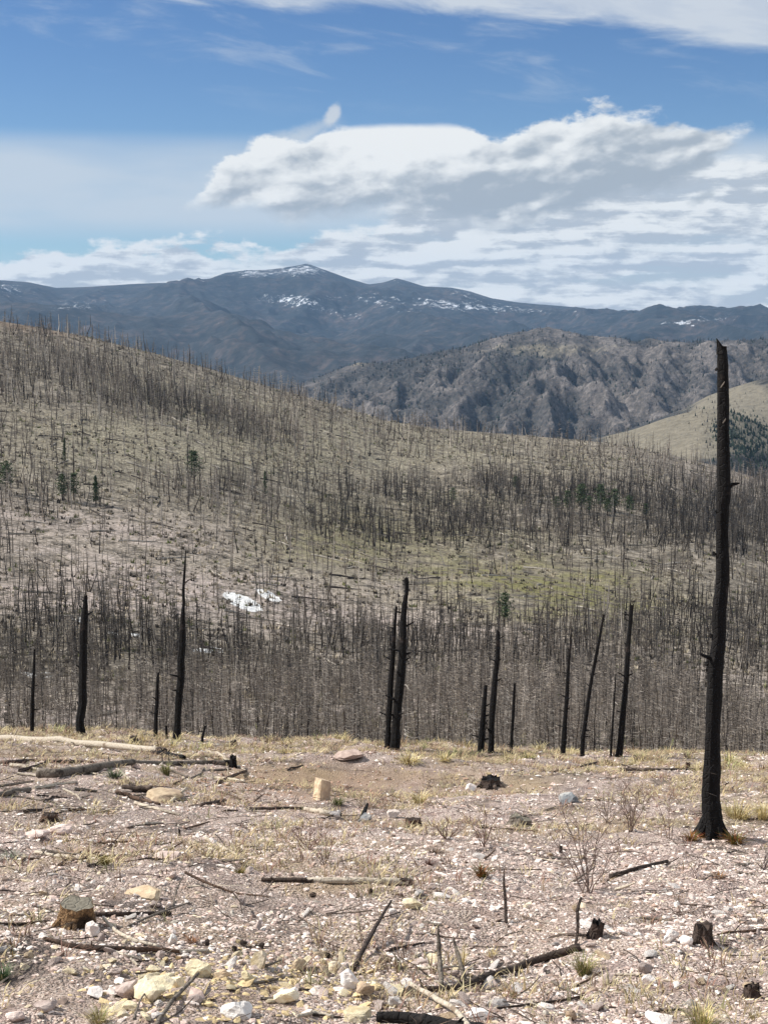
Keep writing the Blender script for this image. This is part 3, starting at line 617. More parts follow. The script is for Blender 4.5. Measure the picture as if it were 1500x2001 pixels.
def tree_density(px, py, D):
    d = .40 + .28 * sstep(py, 900, 780) + 1.35 * sstep(py, 925, 960) * (1 - sstep(py, 1060, 1110)) * sstep(px, 380, 800)
    d = d + .75 * sstep(py, 930, 950) * (1 - sstep(py, 985, 1005)) * (px < 500)
    d = d + 2.0 * blob(px, py, 380, 815, 150, 24, 14) + 1.0 * blob(px, py, 130, 740, 200, 40, 18)
    d = d + 1.0 * sstep(py, 1150, 1230) + .9 * sstep(py, 1280, 1400)
    d = d * (1 - .80 * blob(px, py, 1030, 1150, 230, 55, 8)) * (1 - .75 * blob(px, py, 180, 1060, 300, 40, 8)) * (1 - .5 * blob(px, py, 480, 1150, 120, 50)) * (1 - .5 * blob(px, py, 170, 880, 300, 45))
    return d
def grow_forest():
    N = 60000
    az = rng.uniform(R(-19), R(19), N)
    # even cover in the picture's own depth: more trees per metre near the viewer would be wrong, so sample by area
    D = 56 + (650 - 56) * rng.uniform(0, 1, N) ** .80
    X = D * np.sin(az); Y = D * np.cos(az); Z = zfun(X, Y)
    px, py = proj(X, Y, Z)
    den = tree_density(px, py, D) * (1 + 1.25 * fbm(X / 22, Y / 22, 3, 151) + .7 * fbm(X / 6, Y / 6, 2, 155)) * (.60 + .40 * sstep(D, 60, 200)) * 1.0
    keep = rng.uniform(0, 1, N) < np.clip(den * .30, 0, 1)
    keep &= ~((D < 66) & (rng.uniform(0, 1, N) < .5))
    X, Y, Z, D, px, py, az = [a[keep] for a in (X, Y, Z, D, px, py, az)]
    n = len(X)
    bn = fbm(X / 40, Y / 40, 3, 231)
    sev = sstep(py, 925, 970) * (1 - sstep(py, 1075, 1110)) * sstep(px, 350, 750) + .9 * sstep(py, 1165, 1215) * (1 - .75 * sstep(py, 1260, 1440)) + .6 * sstep(px, 1200, 1350) * sstep(py, 980, 1020) * (1 - sstep(py, 1330, 1390)) + .9 * blob(px, py, 380, 815, 150, 28, 14)
    sev = np.clip(sev + bn * .7, 0, 1)
    hs = (.40 + .95 * rng.uniform(0, 1, n) ** 1.2) * (.80 + .20 * sstep(D, 80, 160)) * (1 + .25 * sstep(D, 150, 350)) * np.where(rng.uniform(0, 1, n) < .12, .5, 1)
    pal = np.array([(.018, .015, .014), (.040, .031, .025), (.085, .068, .054), (.15, .123, .10), (.25, .215, .18), (.42, .375, .33)])
    pr = rng.choice(6, n, p=[.12, .15, .20, .22, .19, .12])
    cols = pal[pr] * rng.uniform(.8, 1.2, (n, 1)) * (1.1 - .68 * sev)[:, None]
    rot = rng.uniform(0, 6.28, n); tilt = rng.normal(0, .055, n) + np.where(rng.uniform(0, 1, n) < .05, rng.normal(0, .35, n), 0)
    near = D < 175
    # the largest 300 in view are things of their own
    size = hs / D * ((px > -10) & (px < 1510))
    order = np.argsort(-size); top = np.zeros(n, bool); top[order[:300]] = True
    items = []
    meshes = []
    for tr, br in NEARV:
        for ci in range(3):
            c = [(.022, .017, .015), (.075, .058, .047), (.17, .145, .125)][ci]; cb = [(.13, .115, .10), (.22, .195, .17), (.36, .33, .295)][ci]
            mt = mesh_np('dead_tree', tr[0], tr[1], M['tint'], True, {'tint': np.tile(c, (len(tr[0]), 1))}, link=False)
            mb_ = mesh_np('branches', br[0], br[1], M['tint'], False, {'tint': np.tile(cb, (len(br[0]), 1))}, link=False)
            meshes.append((mt, mb_))
    labs = ['slender blackened dead tree standing in the burned valley just beyond the crest', 'slender brown dead tree with bare twigs in the burned valley beyond the crest', 'slender silver grey dead tree with bare twigs in the valley beyond the crest']
    for i in np.nonzero(top)[0]:
        ci = int(rng.choice(3, p=[.4, .38, .22])); k = int(rng.integers(10)); mt, mb_ = meshes[k * 3 + ci]
        o = add_obj('dead_tree', mt, None, (X[i], Y[i], Z[i] - .1)); s = hs[i]
        o.scale = (s * rng.uniform(.8, 1.3),) * 2 + (s,); o.rotation_euler = (tilt[i], rng.normal(0, .03), rot[i])
        tag(o, labs[ci], 'dead tree', 'slender dead trees of the valley forest'); items.append((o, ('blackened', 'brown', 'grey')[ci], float(px[i]), 1450.0))
        add_obj('branches', mb_, o)['kind'] = 'stuff'
    name_by_place(items, '{n} {look} dead tree {side} {mark}', [('the left edge snag', 62, 1450), ('the notched snag', 160, 1450), ('the short thin left snag', 304, 1450), ('the crooked tipped snag', 350, 1450), ('the small leaning stub', 398, 1450), ('the dark stump on the crest', 458, 1450), ('the tan rock block', 628, 1450), ('the flat pink boulder', 690, 1450),
        ('the close central pair of snags', 768, 1450), ('the dark crest branch', 870, 1450), ('the right central pair of snags', 950, 1450), ('the short snag after the right pair', 1000, 1450), ('the slim pointed snag', 1105, 1450), ('the bent footed snag', 1150, 1450), ('the thick leaning snag', 1220, 1450), ('the brown stump by the long dark log', 1343, 1450), ('the tallest snag', 1395, 1450), ('the golden grass tuft', 1450, 1450)])
    rest = ~top
    a = near & rest; b = rest & ~near
    nv = [merge([tr, br]) for tr, br in NEARS]; W = lambda L: [np.concatenate([np.zeros(len(a[0])), np.ones(len(b_[0]))]) for a, b_ in L]
    cb = cols * .5 + np.array([.22, .195, .17]) * rng.uniform(.7, 1.4, (n, 1)) * (1.1 - .80 * sev)[:, None]
    P = np.stack([X, Y, Z - .1], -1)
    S = np.stack([hs * rng.uniform(.8, 1.3, n)] * 2 + [hs], -1)
    o = scatter('burned_forest', nv, rng.integers(0, 10, a.sum()), P[a], S[a], rot[a], cols[a] * 1.1, M['tint'], False, tilt[a], W(NEARS), cb[a] * 1.0)
    tag(o, 'dense stand of thin burned trees filling the valley beyond the crest', None, None, 'stuff')
    S2 = S * np.array([1.0, 1.0, 1.0]); S2[:, :2] *= (1 + .5 * sstep(D, 250, 600))[:, None]
    o = scatter('hillside_forest', [merge(q) for q in FARV + FARP], np.where(rng.uniform(0, 1, b.sum()) < .7, rng.integers(0, 10, b.sum()), rng.integers(10, 16, b.sum())), P[b], S2[b], rot[b], cols[b], M['tint'], False, tilt[b], W(FARV + FARP), cb[b])
    tag(o, 'thousands of bare burned trees spread over the far hillside', None, None, 'stuff')
    print('forest', n, a.sum(), b.sum())
grow_forest()

def scrub():
    N = 26000; az = rng.uniform(R(-18), R(18), N); D = 70 + 575 * rng.uniform(0, 1, N) ** .8; X = D * np.sin(az); Y = D * np.cos(az)
    keep = rng.uniform(0, 1, N) < np.clip(.6 + 1.1 * fbm(X / 14, Y / 14, 3, 201), .05, 1); X, Y, D = X[keep], Y[keep], D[keep]; n = len(X); Z = zfun(X, Y)
    var = []
    for i in range(8):
        rs = np.random.default_rng(1600 + i); V = []
        for k in range(7):
            a = rs.uniform(0, 6.28); rr = rs.uniform(.1, .8); c = np.array([math.cos(a) * rr * .5, math.sin(a) * rr * .5, 0]); b = rs.uniform(0, 6.28); e = c + np.array([math.cos(a) * rr * .5, math.sin(a) * rr * .5, rs.uniform(.4, 1)]); s_ = np.array([math.cos(b), math.sin(b), 0]) * rs.uniform(.10, .22)
            V += [c - s_, c + s_, e]
        var.append((np.array(V), np.arange(21).reshape(7, 3)))
    pal = np.array([(.055, .046, .036), (.12, .10, .078), (.21, .18, .145), (.38, .33, .24), (.48, .42, .32), (.16, .17, .07)])
    S = rng.uniform(.35, 1.1, n)
    o = scatter('low_scrub', var, rng.integers(0, 8, n), np.stack([X, Y, Z - .03], -1), np.stack([S * 1.3, S * 1.3, S], -1), rng.uniform(0, 6.28, n), pal[rng.choice(6, n, p=[.12, .16, .22, .22, .16, .12])] * rng.uniform(.8, 1.2, (n, 1)), M['tint'])
    tag(o, 'low dead scrub and dry bunches of grass covering the burned hillside', None, None, 'stuff')
scrub()
# fallen trunks lying on the hillside
def fallen():
    me = []
    for c in ((.44, .40, .35), (.27, .24, .20), (.05, .04, .035)):
        v, f = tube([(0, 0, 0), (2.2, .1, .05), (4.5, 0, 0), (7, .1, 0)], [.17, .15, .11, .05], 5, 0, .1)
        me.append(mesh_np('fallen_trunk', v, f, M['tint'], False, {'tint': np.tile(c, (len(v), 1))}, link=False))
    labs = ['bleached fallen tree trunk lying on the burned hillside', 'grey fallen tree trunk lying on the burned hillside', 'blackened fallen tree trunk lying on the burned hillside']
    n = 0; items = []
    while n < 290:
        D = rng.uniform(120, 620); az = rng.uniform(R(-15), R(15)); x, y = D * math.sin(az), D * math.cos(az); z = gz(x, y)
        px, py = [float(a) for a in proj(x, y, z)]
        if rng.uniform() > .35 + blob(px, py, 1000, 1130, 300, 80) + blob(px, py, 200, 900, 300, 70) + blob(px, py, 300, 1060, 300, 60): continue
        k = int(rng.choice(3, p=[.45, .33, .22])); o = add_obj('fallen_trunk', me[k])
        a = rng.normal(-.45, .8); L = rng.uniform(.35, 1.25)
        dx, dy = math.cos(a), math.sin(a); z2 = gz(x + dx * 7 * L, y + dy * 7 * L)
        o.location = (x, y, z + .15); o.rotation_euler = (0, -math.atan2(z2 - z, 7 * L), a); o.scale = (L, 1.2, 1.2)
        tag(o, labs[k], 'fallen trunk', 'fallen trunks on the hillside'); n += 1; items.append((o, ('bleached', 'grey', 'blackened')[k], px, py))
    name_by_place(items, '{n} {look} fallen trunk {side} {mark}', [('the largest snow patch', 470, 1176), ('the small flat snow patch', 408, 1271), ('the green meadow', 1050, 1150), ('the solitary pine', 380, 920), ('the pine pair', 133, 960), ('the pine row in the right forest', 1165, 980), ('the small spruce', 518, 950), ('the lone spruce on the left slope', 127, 885), ('the rusty ridge top at left', 60, 650), ('the bare strip below the left grove', 200, 1050), ('the ridge above the centre', 700, 830), ('the edge pine at left', 14, 940), ('the right end of the ridge', 1400, 930), ('the top of the tallest crooked snag', 362, 1090), ('the tops of the central snags', 785, 1160), ('the top of the thick leaning snag', 1233, 1190)])
fallen()

# living conifers
def conifer(seed, h=8.0, pine=False):
    rs = np.random.default_rng(seed); tr = tube([(0, 0, 0), (0, 0, h * .5), (0, 0, h)], [.17, .12, .03], 5, 0, .05, rs=rs)
    V = []; F = []
    n = 900
    f = rs.uniform(.30 if pine else .12, 1, n); rr = (np.sqrt(np.clip(1 - ((f - .62) / .42) ** 2, .02, 1)) * 1.9 if pine else (1.02 - f) ** .8 * 1.55) * (.75 + .35 * np.sin(f * 37 + rs.uniform(0, 6))) * rs.uniform(.25, 1.1, n); a = rs.uniform(0, 6.283, n)
    c = np.stack([np.cos(a) * rr, np.sin(a) * rr, f * h + rs.normal(0, .08, n) - rr * .12], -1)
    e1 = rs.normal(0, .16, (n, 3)); e2 = rs.normal(0, .16, (n, 3)); e3 = rs.normal(0, .16, (n, 3))
    V = np.stack([c + e1, c + e2, c + e3], 1).reshape(-1, 3); F = np.arange(n * 3).reshape(-1, 3)
    return tr, (V, F)
def conifers():
    C = [conifer(500 + i, pine=i > 0) for i in range(4)]; ms = []
    for (tv, tf), (cv, cf) in C:
        shade = rng.uniform(.7, 1.5, len(cv) // 3).repeat(3)[:, None]
        ms.append((mesh_np('trunk', tv, tf, M['tint'], True, {'tint': np.tile((.05, .04, .03), (len(tv), 1))}, link=False),
                   mesh_np('crown', cv, cf, M['grass'], False, {'tint': np.array([.045, .068, .026]) * shade}, link=False)))
    spots = [(14, 965, 52, 'dark green living pine at the left edge of the hillside'),
             (122, 978, 42, 'left living pine of the pair at the top of the left grove'), (145, 978, 44, 'right living pine of the pair at the top of the left grove'),
             (188, 985, 45, 'thin living pine just right of the pair in the left grove'),
             (127, 905, 40, 'narrow dark spruce standing alone on the open left slope'),
             (380, 945, 52, 'solitary broad dark green pine standing in the middle of the open slope'),
             (518, 970, 40, 'small dark green spruce below and right of the solitary pine'),
             (1007, 962, 26, 'small living pine left of the row in the right forest'),
             (1108, 1000, 34, 'leftmost living pine of the row in the right forest'), (1135, 1000, 44, 'second living pine of the row in the right forest'),
             (1172, 998, 42, 'third living pine of the row in the right forest'), (1200, 1002, 38, 'fourth living pine of the row in the right forest'),
             (1228, 1012, 36, 'rightmost living pine of the row in the right forest'),
             (885, 985, 26, 'small living pine among bare trees near the slope centre'),
             (1088, 1002, 26, 'lowest bushy pine at the left end of the row in the right forest'), (1150, 1006, 30, 'low bushy pine between the second and third of the right forest row'), (1186, 1008, 28, 'low bushy pine between the third and fourth of the right forest row'), (1260, 1016, 26, 'outlying small pine right of the row in the right forest'),
             (985, 1225, 55, 'faint green young pine low in the centre of the valley forest')]
    for i, (px, py, h, lab) in enumerate(spots):
        X, Y, Z = [float(a) for a in pdir(px, py)]; hh = math.hypot(X, Y)
        D = np.linspace(90, 700, 4000); s = D / hh; g = zfun(X * s, Y * s); bl = np.nonzero(Z * s < g)[0]
        j = bl[0] if len(bl) else 2000
        p = Vector((X * s[j], Y * s[j], float(g[j]) - .1)); sz = h * mpp(p) / 8.0
        e = tag(add_obj('pine_tree', None, None, p), lab, 'pine tree', 'living pines among the burned trees')
        wd = .62 if 'spruce' in lab else 1.05
        sz *= 1.25; e.scale = (sz * wd * 1.15, sz * wd * 1.15, sz); e.rotation_euler = (0, 0, i * 1.3)
        a, b = ms[0 if 'spruce' in lab or 'thin' in lab else 1 + i % 3]; add_obj('trunk', a, e); add_obj('crown', b, e)
conifers()

# scrub and snags of the mountains across the canyon
def mountain_trees():
    def spike(seed, w):
        rs = np.random.default_rng(seed); a = rs.uniform(0, 2, 3) + np.arange(3) * 2.1
        return np.vstack([np.stack([np.cos(a) * w, np.sin(a) * w, np.zeros(3)], -1), [[0, 0, 1]]]), np.array([(0, 1, 3), (1, 2, 3), (2, 0, 3)])
    N = 60000
    az = rng.uniform(R(-15.5), R(15.5), N); D = rng.uniform(1000, 3000, N); az[:6000] = rng.uniform(R(11.5), R(15.2), 6000); D[:6000] = rng.uniform(1000, 1750, 6000)
    X = D * np.sin(az); Y = D * np.cos(az); Z = zfun(X, Y); px, py = proj(X, Y, Z)
    gr = blob(px, py, 1290, 860, 130, 50) * (D < 1500) + blob(px, py, 1450, 800, 90, 50) * (D < 1900)
    fo = blob(px, py, 1460, 868, 62, 42, 35) * (D < 1700)
    den = (.45 + .6 * fbm(X / 130, Y / 130, 4, 161)) * np.where(D > 2000, 1.9 * (1 - sstep(spine(X, Y), .30, .70)) + .5, 1) * np.clip(1 - 1.3 * gr, .02, 1) * np.where(np.arange(N) < 6000, 0, 1) + .9 * fo
    den = np.where((D < 2000) & (fo < .3), den * .7, den)
    keep = (rng.uniform(0, 1, N) < den) & ((D > 2000) | (px > 1000))
    X, Y, Z, D, fo = [a[keep] for a in (X, Y, Z, D, fo)]; n = len(X)
    green = (rng.uniform(0, 1, n) < .25) | (fo > .25)
    cols = np.where(green[:, None], np.array([.022, .034, .022]), np.array([.060, .050, .043])) * rng.uniform(.6, 1.5, (n, 1))
    h = rng.uniform(3, 7.5, n) * np.where(D < 2000, .62, 1); w = np.where(green, .30, .16)
    o = scatter('mountain_trees', [spike(i, 1) for i in range(4)], rng.integers(0, 4, n), np.stack([X, Y, Z - .3], -1), np.stack([h * w, h * w, h], -1), rng.uniform(0, 6, n), cols, M['tint'])
    tag(o, 'scattered scrub and conifers dotting the mountain across the canyon', None, None, 'stuff')
mountain_trees()

# ------------------------------------------------------------------ foreground stones
def ico(sub):
    import bmesh
    bm = bmesh.new(); bmesh.ops.create_icosphere(bm, subdivisions=sub, radius=1); bm.verts.ensure_lookup_table()
    v = np.array([a.co[:] for a in bm.verts]); f = np.array([[q.index for q in a.verts] for a in bm.faces]); bm.free(); return v, f
I1, I2, I3 = ico(1), ico(2), ico(3)
def rock_vf(seed, base, angular=.35, squash=.65, cuts=6):
    rs = np.random.default_rng(seed); v = base[0].copy()
    for _ in range(cuts):
        n = rs.normal(size=3); n /= np.linalg.norm(n); d = rs.uniform(.45, .85); s = v @ n
        v = v - np.outer(np.maximum(s - d, 0), n)
    v = v * (1 + angular * .35 * rs.uniform(-1, 1, (len(v), 1)))
    v[:, 2] *= squash; v[:, 0] *= rs.uniform(.9, 1.25); v[:, 1] *= rs.uniform(.7, 1.05)
    return v, base[1]
def gravel():
    var = [rock_vf(600 + i, I1, .95, .62, 3) for i in range(14)]
    def band(d0, d1, per, smin, smax):
        w = R(16.0); area = w * (d1 ** 2 - d0 ** 2); n = int(area * per)
        az = rng.uniform(-w, w, n); D = np.sqrt(rng.uniform(d0 ** 2, d1 ** 2, n)); s = smin * (smax / smin) ** (rng.uniform(0, 1, n) ** 2.1)
        return D * np.sin(az), D * np.cos(az), s
    oct_ = (np.array([(1, 0, 0), (0, 1, 0), (-1, 0, 0), (0, -1, 0), (0, 0, 1), (0, 0, -1.)]), np.array([(0, 1, 4), (1, 2, 4), (2, 3, 4), (3, 0, 4), (1, 0, 5), (2, 1, 5), (3, 2, 5), (0, 3, 5)]))
    for i in range(8):
        v, f = rock_vf(640 + i, oct_, 1.2, .7, 0); var.append((v * 1.05, f))
    q = [band(7.0, 11, 760, .008, .030), band(11, 16, 370, .009, .036), band(16, 24, 170, .012, .044), band(24, 41, 66, .017, .060)]
    X, Y, S = [np.concatenate(a) for a in zip(*q)]
    nz = fbm(X / .9, Y / .9, 3, 171)
    keep = rng.uniform(0, 1, len(X)) < np.clip(.80 + 1.1 * nz, .15, 1)
    X, Y, S = X[keep], Y[keep], S[keep]; n = len(X)
    Z = zfun(X, Y) + S * rng.uniform(-.25, .22, len(X))
    pal = np.array([(.80, .69, .63), (.70, .565, .505), (.57, .44, .39), (.84, .77, .71), (.38, .275, .225), (.70, .59, .43), (.24, .18, .15), (.42, .38, .33)])
    cols = pal[rng.choice(8, n, p=[.20, .20, .17, .14, .12, .06, .07, .04])] * rng.uniform(.8, 1.15, (n, 1))
    px, py = proj(X, Y, Z)
    red = blob(px, py, 640, 1530, 260, 34)
    cols = np.where((rng.uniform(0, 1, n) < red * .8)[:, None], np.array([.42, .27, .20]) * rng.uniform(.6, 1.35, (n, 1)), cols)
    yl = 1.2 * blob(px, py, 470, 1945, 260, 60) + .35 * blob(px, py, 820, 1510, 160, 30)
    cols = np.where((rng.uniform(0, 1, n) < yl * .8)[:, None], np.array([.60, .47, .27]) * rng.uniform(.7, 1.15, (n, 1)), cols)
    S = S * (1 + .9 * np.clip(yl - .3, 0, 1) * (rng.uniform(0, 1, n) < .4))
    S3 = np.stack([S * rng.uniform(.8, 1.6, n), S * rng.uniform(.7, 1.2, n), S * rng.uniform(.40, 1.1, n)], -1)
    o = scatter('gravel', var, np.where(np.hypot(X, Y) < 16, rng.integers(0, 14, n), rng.integers(14, 22, n)), np.stack([X, Y, Z], -1), S3, rng.uniform(0, 6.28, n), cols, M['stone'], False, rng.normal(0, .3, n))
    tag(o, 'loose pinkish white gravel covering the slope', None, None, 'stuff'); print('gravel', n)
gravel()

ROCKM = {}
def rock_mesh(kind, k):
    if (kind, k) not in ROCKM:
        v, f = rock_vf(700 + k, I2, .42, .7, 9)
        ROCKM[(kind, k)] = mesh_np('rock', v, f, M[kind], False, link=False)
    return ROCKM[(kind, k)]
def loose_stones():
    items = []
    labs = {'white': 'fist sized whitish stone lying loose on the gravel slope', 'pink': 'fist sized pink granite stone lying loose on the gravel slope', 'yellow': 'fist sized ochre stone lying among rubble at the bottom of the slope', 'tan': 'fist sized tan stone lying loose on the gravel slope'}
    for i in range(285):
        yellow = i % 9 == 0
        if yellow: px, py = rng.normal(500, 230), rng.uniform(1870, 2000)
        else: px = rng.uniform(-20, 1520); py = 1465 + 540 * rng.uniform() ** .8
        if not (-20 < px < 1520): px = 500
        p = ground(px, py); k = 'yellow' if yellow else str(rng.choice(['white', 'pink', 'tan'], p=[.36, .5, .14]))
        s = .022 + .042 * rng.uniform() ** 1.6 if not yellow else rng.uniform(.03, .065)
        o = add_obj('rock', rock_mesh(k, int(rng.integers(8))), None, p + Vector((0, 0, s * .2)))
        o.scale = (s * rng.uniform(.9, 1.6), s, s * rng.uniform(.45, 1.0)); o.rotation_euler = (rng.normal(0, .3), rng.normal(0, .3), rng.uniform(0, 6))
        tag(o, labs[k], 'stone', 'fist sized stones on the slope'); items.append((o, {'white': 'whitish', 'pink': 'pink granite', 'yellow': 'ochre', 'tan': 'tan'}[k], px, py))
    name_by_place(items, '{n} fist sized {look} stone {side} {mark}', LM)
loose_stones()
def rock(px, py, wpx, hpx, kind, lab, seed, cuts=9, ang=.16, name='rock', rotz=None, cat='rock'):
    p = ground(px, py); m = mpp(p); w, h = wpx * m / 2, hpx * m / 2
    v, f = rock_vf(seed, I3, ang, 1.0, cuts); q_ = v * 1.7 + seed; v = v * (1 + .20 * fbm(q_[:, 0] + q_[:, 2], q_[:, 1] - q_[:, 2] * .7, 4, seed, .6))[:, None]; v = v / np.abs(v).max(0)
    v = v * np.array([w, w * .8, h * 1.1]); v = v + np.array([0, 0, h * .75])
    a = (rng.uniform(-.3, .3) if rotz is None else rotz); c, s = math.cos(a), math.sin(a); v = np.stack([v[:, 0] * c - v[:, 1] * s, v[:, 0] * s + v[:, 1] * c, v[:, 2]], -1)
    o = mesh_np(name, v, f, M[kind], False); o.location = p; return tag(o, lab, cat)
for i, a in enumerate([
    (690, 1482, 84, 17, 'dusty', 'broad flat pinkish boulder on the crest left of the paired black snags'),
    (180, 1826, 30, 32, 'white', 'bright white rock just right of the orange cut stump'),
    (196, 1838, 20, 18, 'pink', 'small purplish rock touching the bright white rock'),
    (336, 1846, 22, 24, 'white', 'small white rock at the right end of the bone white branch'),
    (300, 1950, 84, 58, 'yellow', 'largest yellow ochre boulder at the bottom left'),
    (255, 1950, 60, 36, 'pink', 'pale pink rock against the left side of the largest yellow boulder'),
    (345, 1930, 36, 30, 'yellow', 'yellow rock just right of the largest yellow boulder'),
    (388, 1908, 52, 34, 'yellow', 'rounded pale yellow rock behind the largest yellow boulder'),
    (508, 1890, 36, 38, 'yellow', 'lemon yellow rock standing upright left of bottom centre'),
    (482, 1917, 30, 22, 'yellow', 'orange yellow rock under the upright lemon yellow rock'),
    (432, 1912, 44, 24, 'tan', 'low tan rock between the pale yellow rock and the lemon one'),
    (585, 1895, 30, 26, 'tan', 'shadowed brown rock between the lemon yellow rock and the leaning stick'),
    (652, 1898, 30, 24, 'yellow', 'yellow rock left of the foot of the leaning stick'),
    (560, 1960, 52, 26, 'yellow', 'mossy yellow rubble rock low at bottom centre left'),
    (686, 1930, 42, 40, 'white', 'angular pale slab of rock at the foot of the leaning stick'),
    (712, 1945, 40, 30, 'tan', 'tan rock leaning on the angular pale slab'),
    (468, 1990, 70, 42, 'white', 'dirty white boulder on the bottom edge'),
    (700, 1990, 60, 26, 'yellow', 'crumbly yellow rock above the black log at the bottom'),
    (1308, 1842, 34, 32, 'white', 'larger white rock left of the squat dark stump'),
    (1340, 1846, 28, 22, 'white', 'smaller white rock touching the squat dark stump'),
    (1285, 2000, 60, 26, 'white', 'flat white rock on the bottom edge at right'),
    (1116, 1992, 26, 24, 'tan', 'small orange tan rock near the bottom right of centre'),
    (935, 1990, 44, 26, 'white', 'pale rock partly behind the bleached branch at the bottom'),
    (1185, 1922, 34, 22, 'pink', 'rounded pink rock under the thin curved stick at right'),
    (1268, 1925, 30, 22, 'white', 'cream rock below the end of the thin curved stick'),
    (75, 1640, 50, 20, 'pink', 'low pale pink rock near the left edge'),
    (118, 1628, 56, 22, 'pink', 'humped pink rock right of the low pale pink one'),
    (655, 1596, 26, 16, 'white', 'white stone in the rock cluster below the tan block'),
    (768, 1598, 26, 18, 'white', 'small white stone right of the blackened rocks'),
    (920, 1546, 26, 16, 'white', 'pale stone left of the dark bark stump below the crest'),
    (1108, 1570, 46, 26, 'bluegrey', 'blue grey rock between the snags and the bare bush'),
    (805, 1775, 44, 22, 'yellow', 'mossy yellow rock below the end of the long grey log'),
    (330, 1680, 70, 16, 'pink', 'flat pale rock right of the yellow green tuft'),
    (1405, 1636, 26, 13, 'white', 'small white stone at the foot of the tallest black snag'),
    (1383, 1650, 26, 10, 'pink', 'flat pink stone in front of the tallest black snag'),
    (85, 1975, 46, 22, 'pink', 'pink rock low in the bottom left corner'),
    (30, 1995, 40, 22, 'pink', 'pale rock in the bottom left corner'),
    (190, 1950, 40, 22, 'white', 'white rock among rubble left of the pale pink rock'),
]):
    rock(*a[:6], seed=800 + i)
def block_rock():
    g = ground(628, 1562); m = mpp(g); w, d, h = 15 * m, 13 * m, 39 * m; rs = np.random.default_rng(9)
    n = 4; V = []; F = []
    for k in range(7):
        z = k / 6; ring = []
        for (ax, ay, bx, by) in ((-1, -1, 1, -1), (1, -1, 1, 1), (1, 1, -1, 1), (-1, 1, -1, -1)):
            for j in range(n): ring.append((ax + (bx - ax) * j / n, ay + (by - ay) * j / n))
        for (x, y) in ring:
            c = .90 if abs(x) == 1 and abs(y) == 1 else 1
            V.append((x * w * c * (1 - .14 * z) + rs.normal(0, .035) * w + .12 * w * z, y * d * c * (1 - .10 * z) + rs.normal(0, .035) * d, -.06 + z * (h + .06) + (.10 * x * h if k == 6 else 0) * -1))
    R_ = 4 * n
    for k in range(6):
        for j in range(R_):
            a = k * R_ + j; b = k * R_ + (j + 1) % R_; F += [(a, b, b + R_), (a, b + R_, a + R_)]
    V.append((.1 * w, 0, h)); F += [(6 * R_ + j, 6 * R_ + (j + 1) % R_, len(V) - 1) for j in range(R_)]
    o = mesh_np('rock', V, F, M['tan'], False); o.location = g; o.rotation_euler = (0, R(4), R(38)); tag(o, 'upright tan rock block standing in the scooped bank', 'rock')
block_rock()
rock(290, 1752, 92, 18, 'tan', 'long flat pale slab of rock embedded in gravel above the stump', 872, 8, .05)
rock(315, 1562, 90, 20, 'tan', 'flat tan slab behind the scorched debris at left', 873, 8, .05)
rock(715, 1606, 30, 20, 'bluegrey', 'blackened rock in the rock cluster below the tan block', 874)

# ------------------------------------------------------------------ black snags
def px_tube(base, pts, jag=.03, sides=10, sub=3, rough=.10, seed=0, flare=1.0):
    """standing trunk: base ground pixel, pts (px,py,width_px) bottom to top in a vertical plane through the base"""
    rs = np.random.default_rng(seed)
    b = ground(*base); Q = []; RR = []
    for i, (px, py, w) in enumerate(pts):
        X, Y, Z = [float(a) for a in pdir(px, py)]; s = b.y / Y
        Q.append((X * s, b.y, Z * s)); RR.append(w * (s * 1.0 * (Y * CP - Z * SP)) / FPX / 2)
    Q = np.array(Q); RR = np.array(RR)
    Q[0] = (Q[0][0], b.y, b.z - .12)
    n = (len(Q) - 1) * sub * 3 + 1; tt = np.linspace(0, len(Q) - 1, n); ii = np.arange(len(Q))
    P = np.stack([np.interp(tt, ii, Q[:, k]) for k in range(3)], -1); r = np.interp(tt, ii, RR)
    k_ = max(4, n // 5); sm = lambda a: np.interp(np.linspace(0, 1, n), np.linspace(0, 1, k_), rs.normal(0, a, k_))
    P[:, 0] += sm(.13) * r; P[:, 1] += sm(.1) * r; r = r * (1 + sm(.06) + rs.normal(0, .018, n)); r[0] *= flare
    v, f = tube(P, r, sides, jag, rough, True, rs)
    o = Vector((Q[0][0], b.y, b.z)); return v - np.array(o), f, o, P - np.array(o), r
def snag(lab, base, pts, seed, stubs=3, jag=.08, sides=10, flare=1.1, sub=3):
    v, f, o, P, r = px_tube(base, pts, jag, sides, sub, .10, seed, flare)
    e = tag(add_obj('burned_snag', None, None, o), lab, 'burned snag', 'charred snags standing on the slope')
    mesh_np('trunk', v, f, M['char'], False, parent=e)
    rs = np.random.default_rng(seed + 1)
    for i in range(stubs):
        k = int(rs.integers(len(P) // 5, len(P) - 1)); a = rs.uniform(0, 6.28); d = np.array([math.cos(a), math.sin(a) * .5, rs.uniform(.1, .7)]); d /= np.linalg.norm(d)
        L = r[k] * rs.uniform(1.4, 3.6); vv, ff = tube([P[k], P[k] + d * L, P[k] + d * L * 1.25], [r[k] * .35, r[k] * .22, r[k] * .10], 5, 0, .15, True, rs)
        mesh_np('branch_stub', vv, ff, M['char'], False, parent=e)
    return e, P, r
big, bP, bR = snag('tallest thick black snag with a splintered top at the right', (1389, 1634),
    [(1388, 1634, 50), (1387, 1615, 42), (1388, 1590, 38), (1389, 1540, 34), (1391, 1480, 32), (1392, 1400, 31), (1396, 1310, 32), (1402, 1250, 30), (1407, 1200, 27), (1409, 1120, 26), (1411, 1000, 25), (1413, 950, 25), (1413, 860, 23), (1412, 790, 22), (1410, 720, 21), (1410, 682, 20), (1410, 677, 19)], 11, 2, .0, 14, 1.15, 2)
bb = big.location
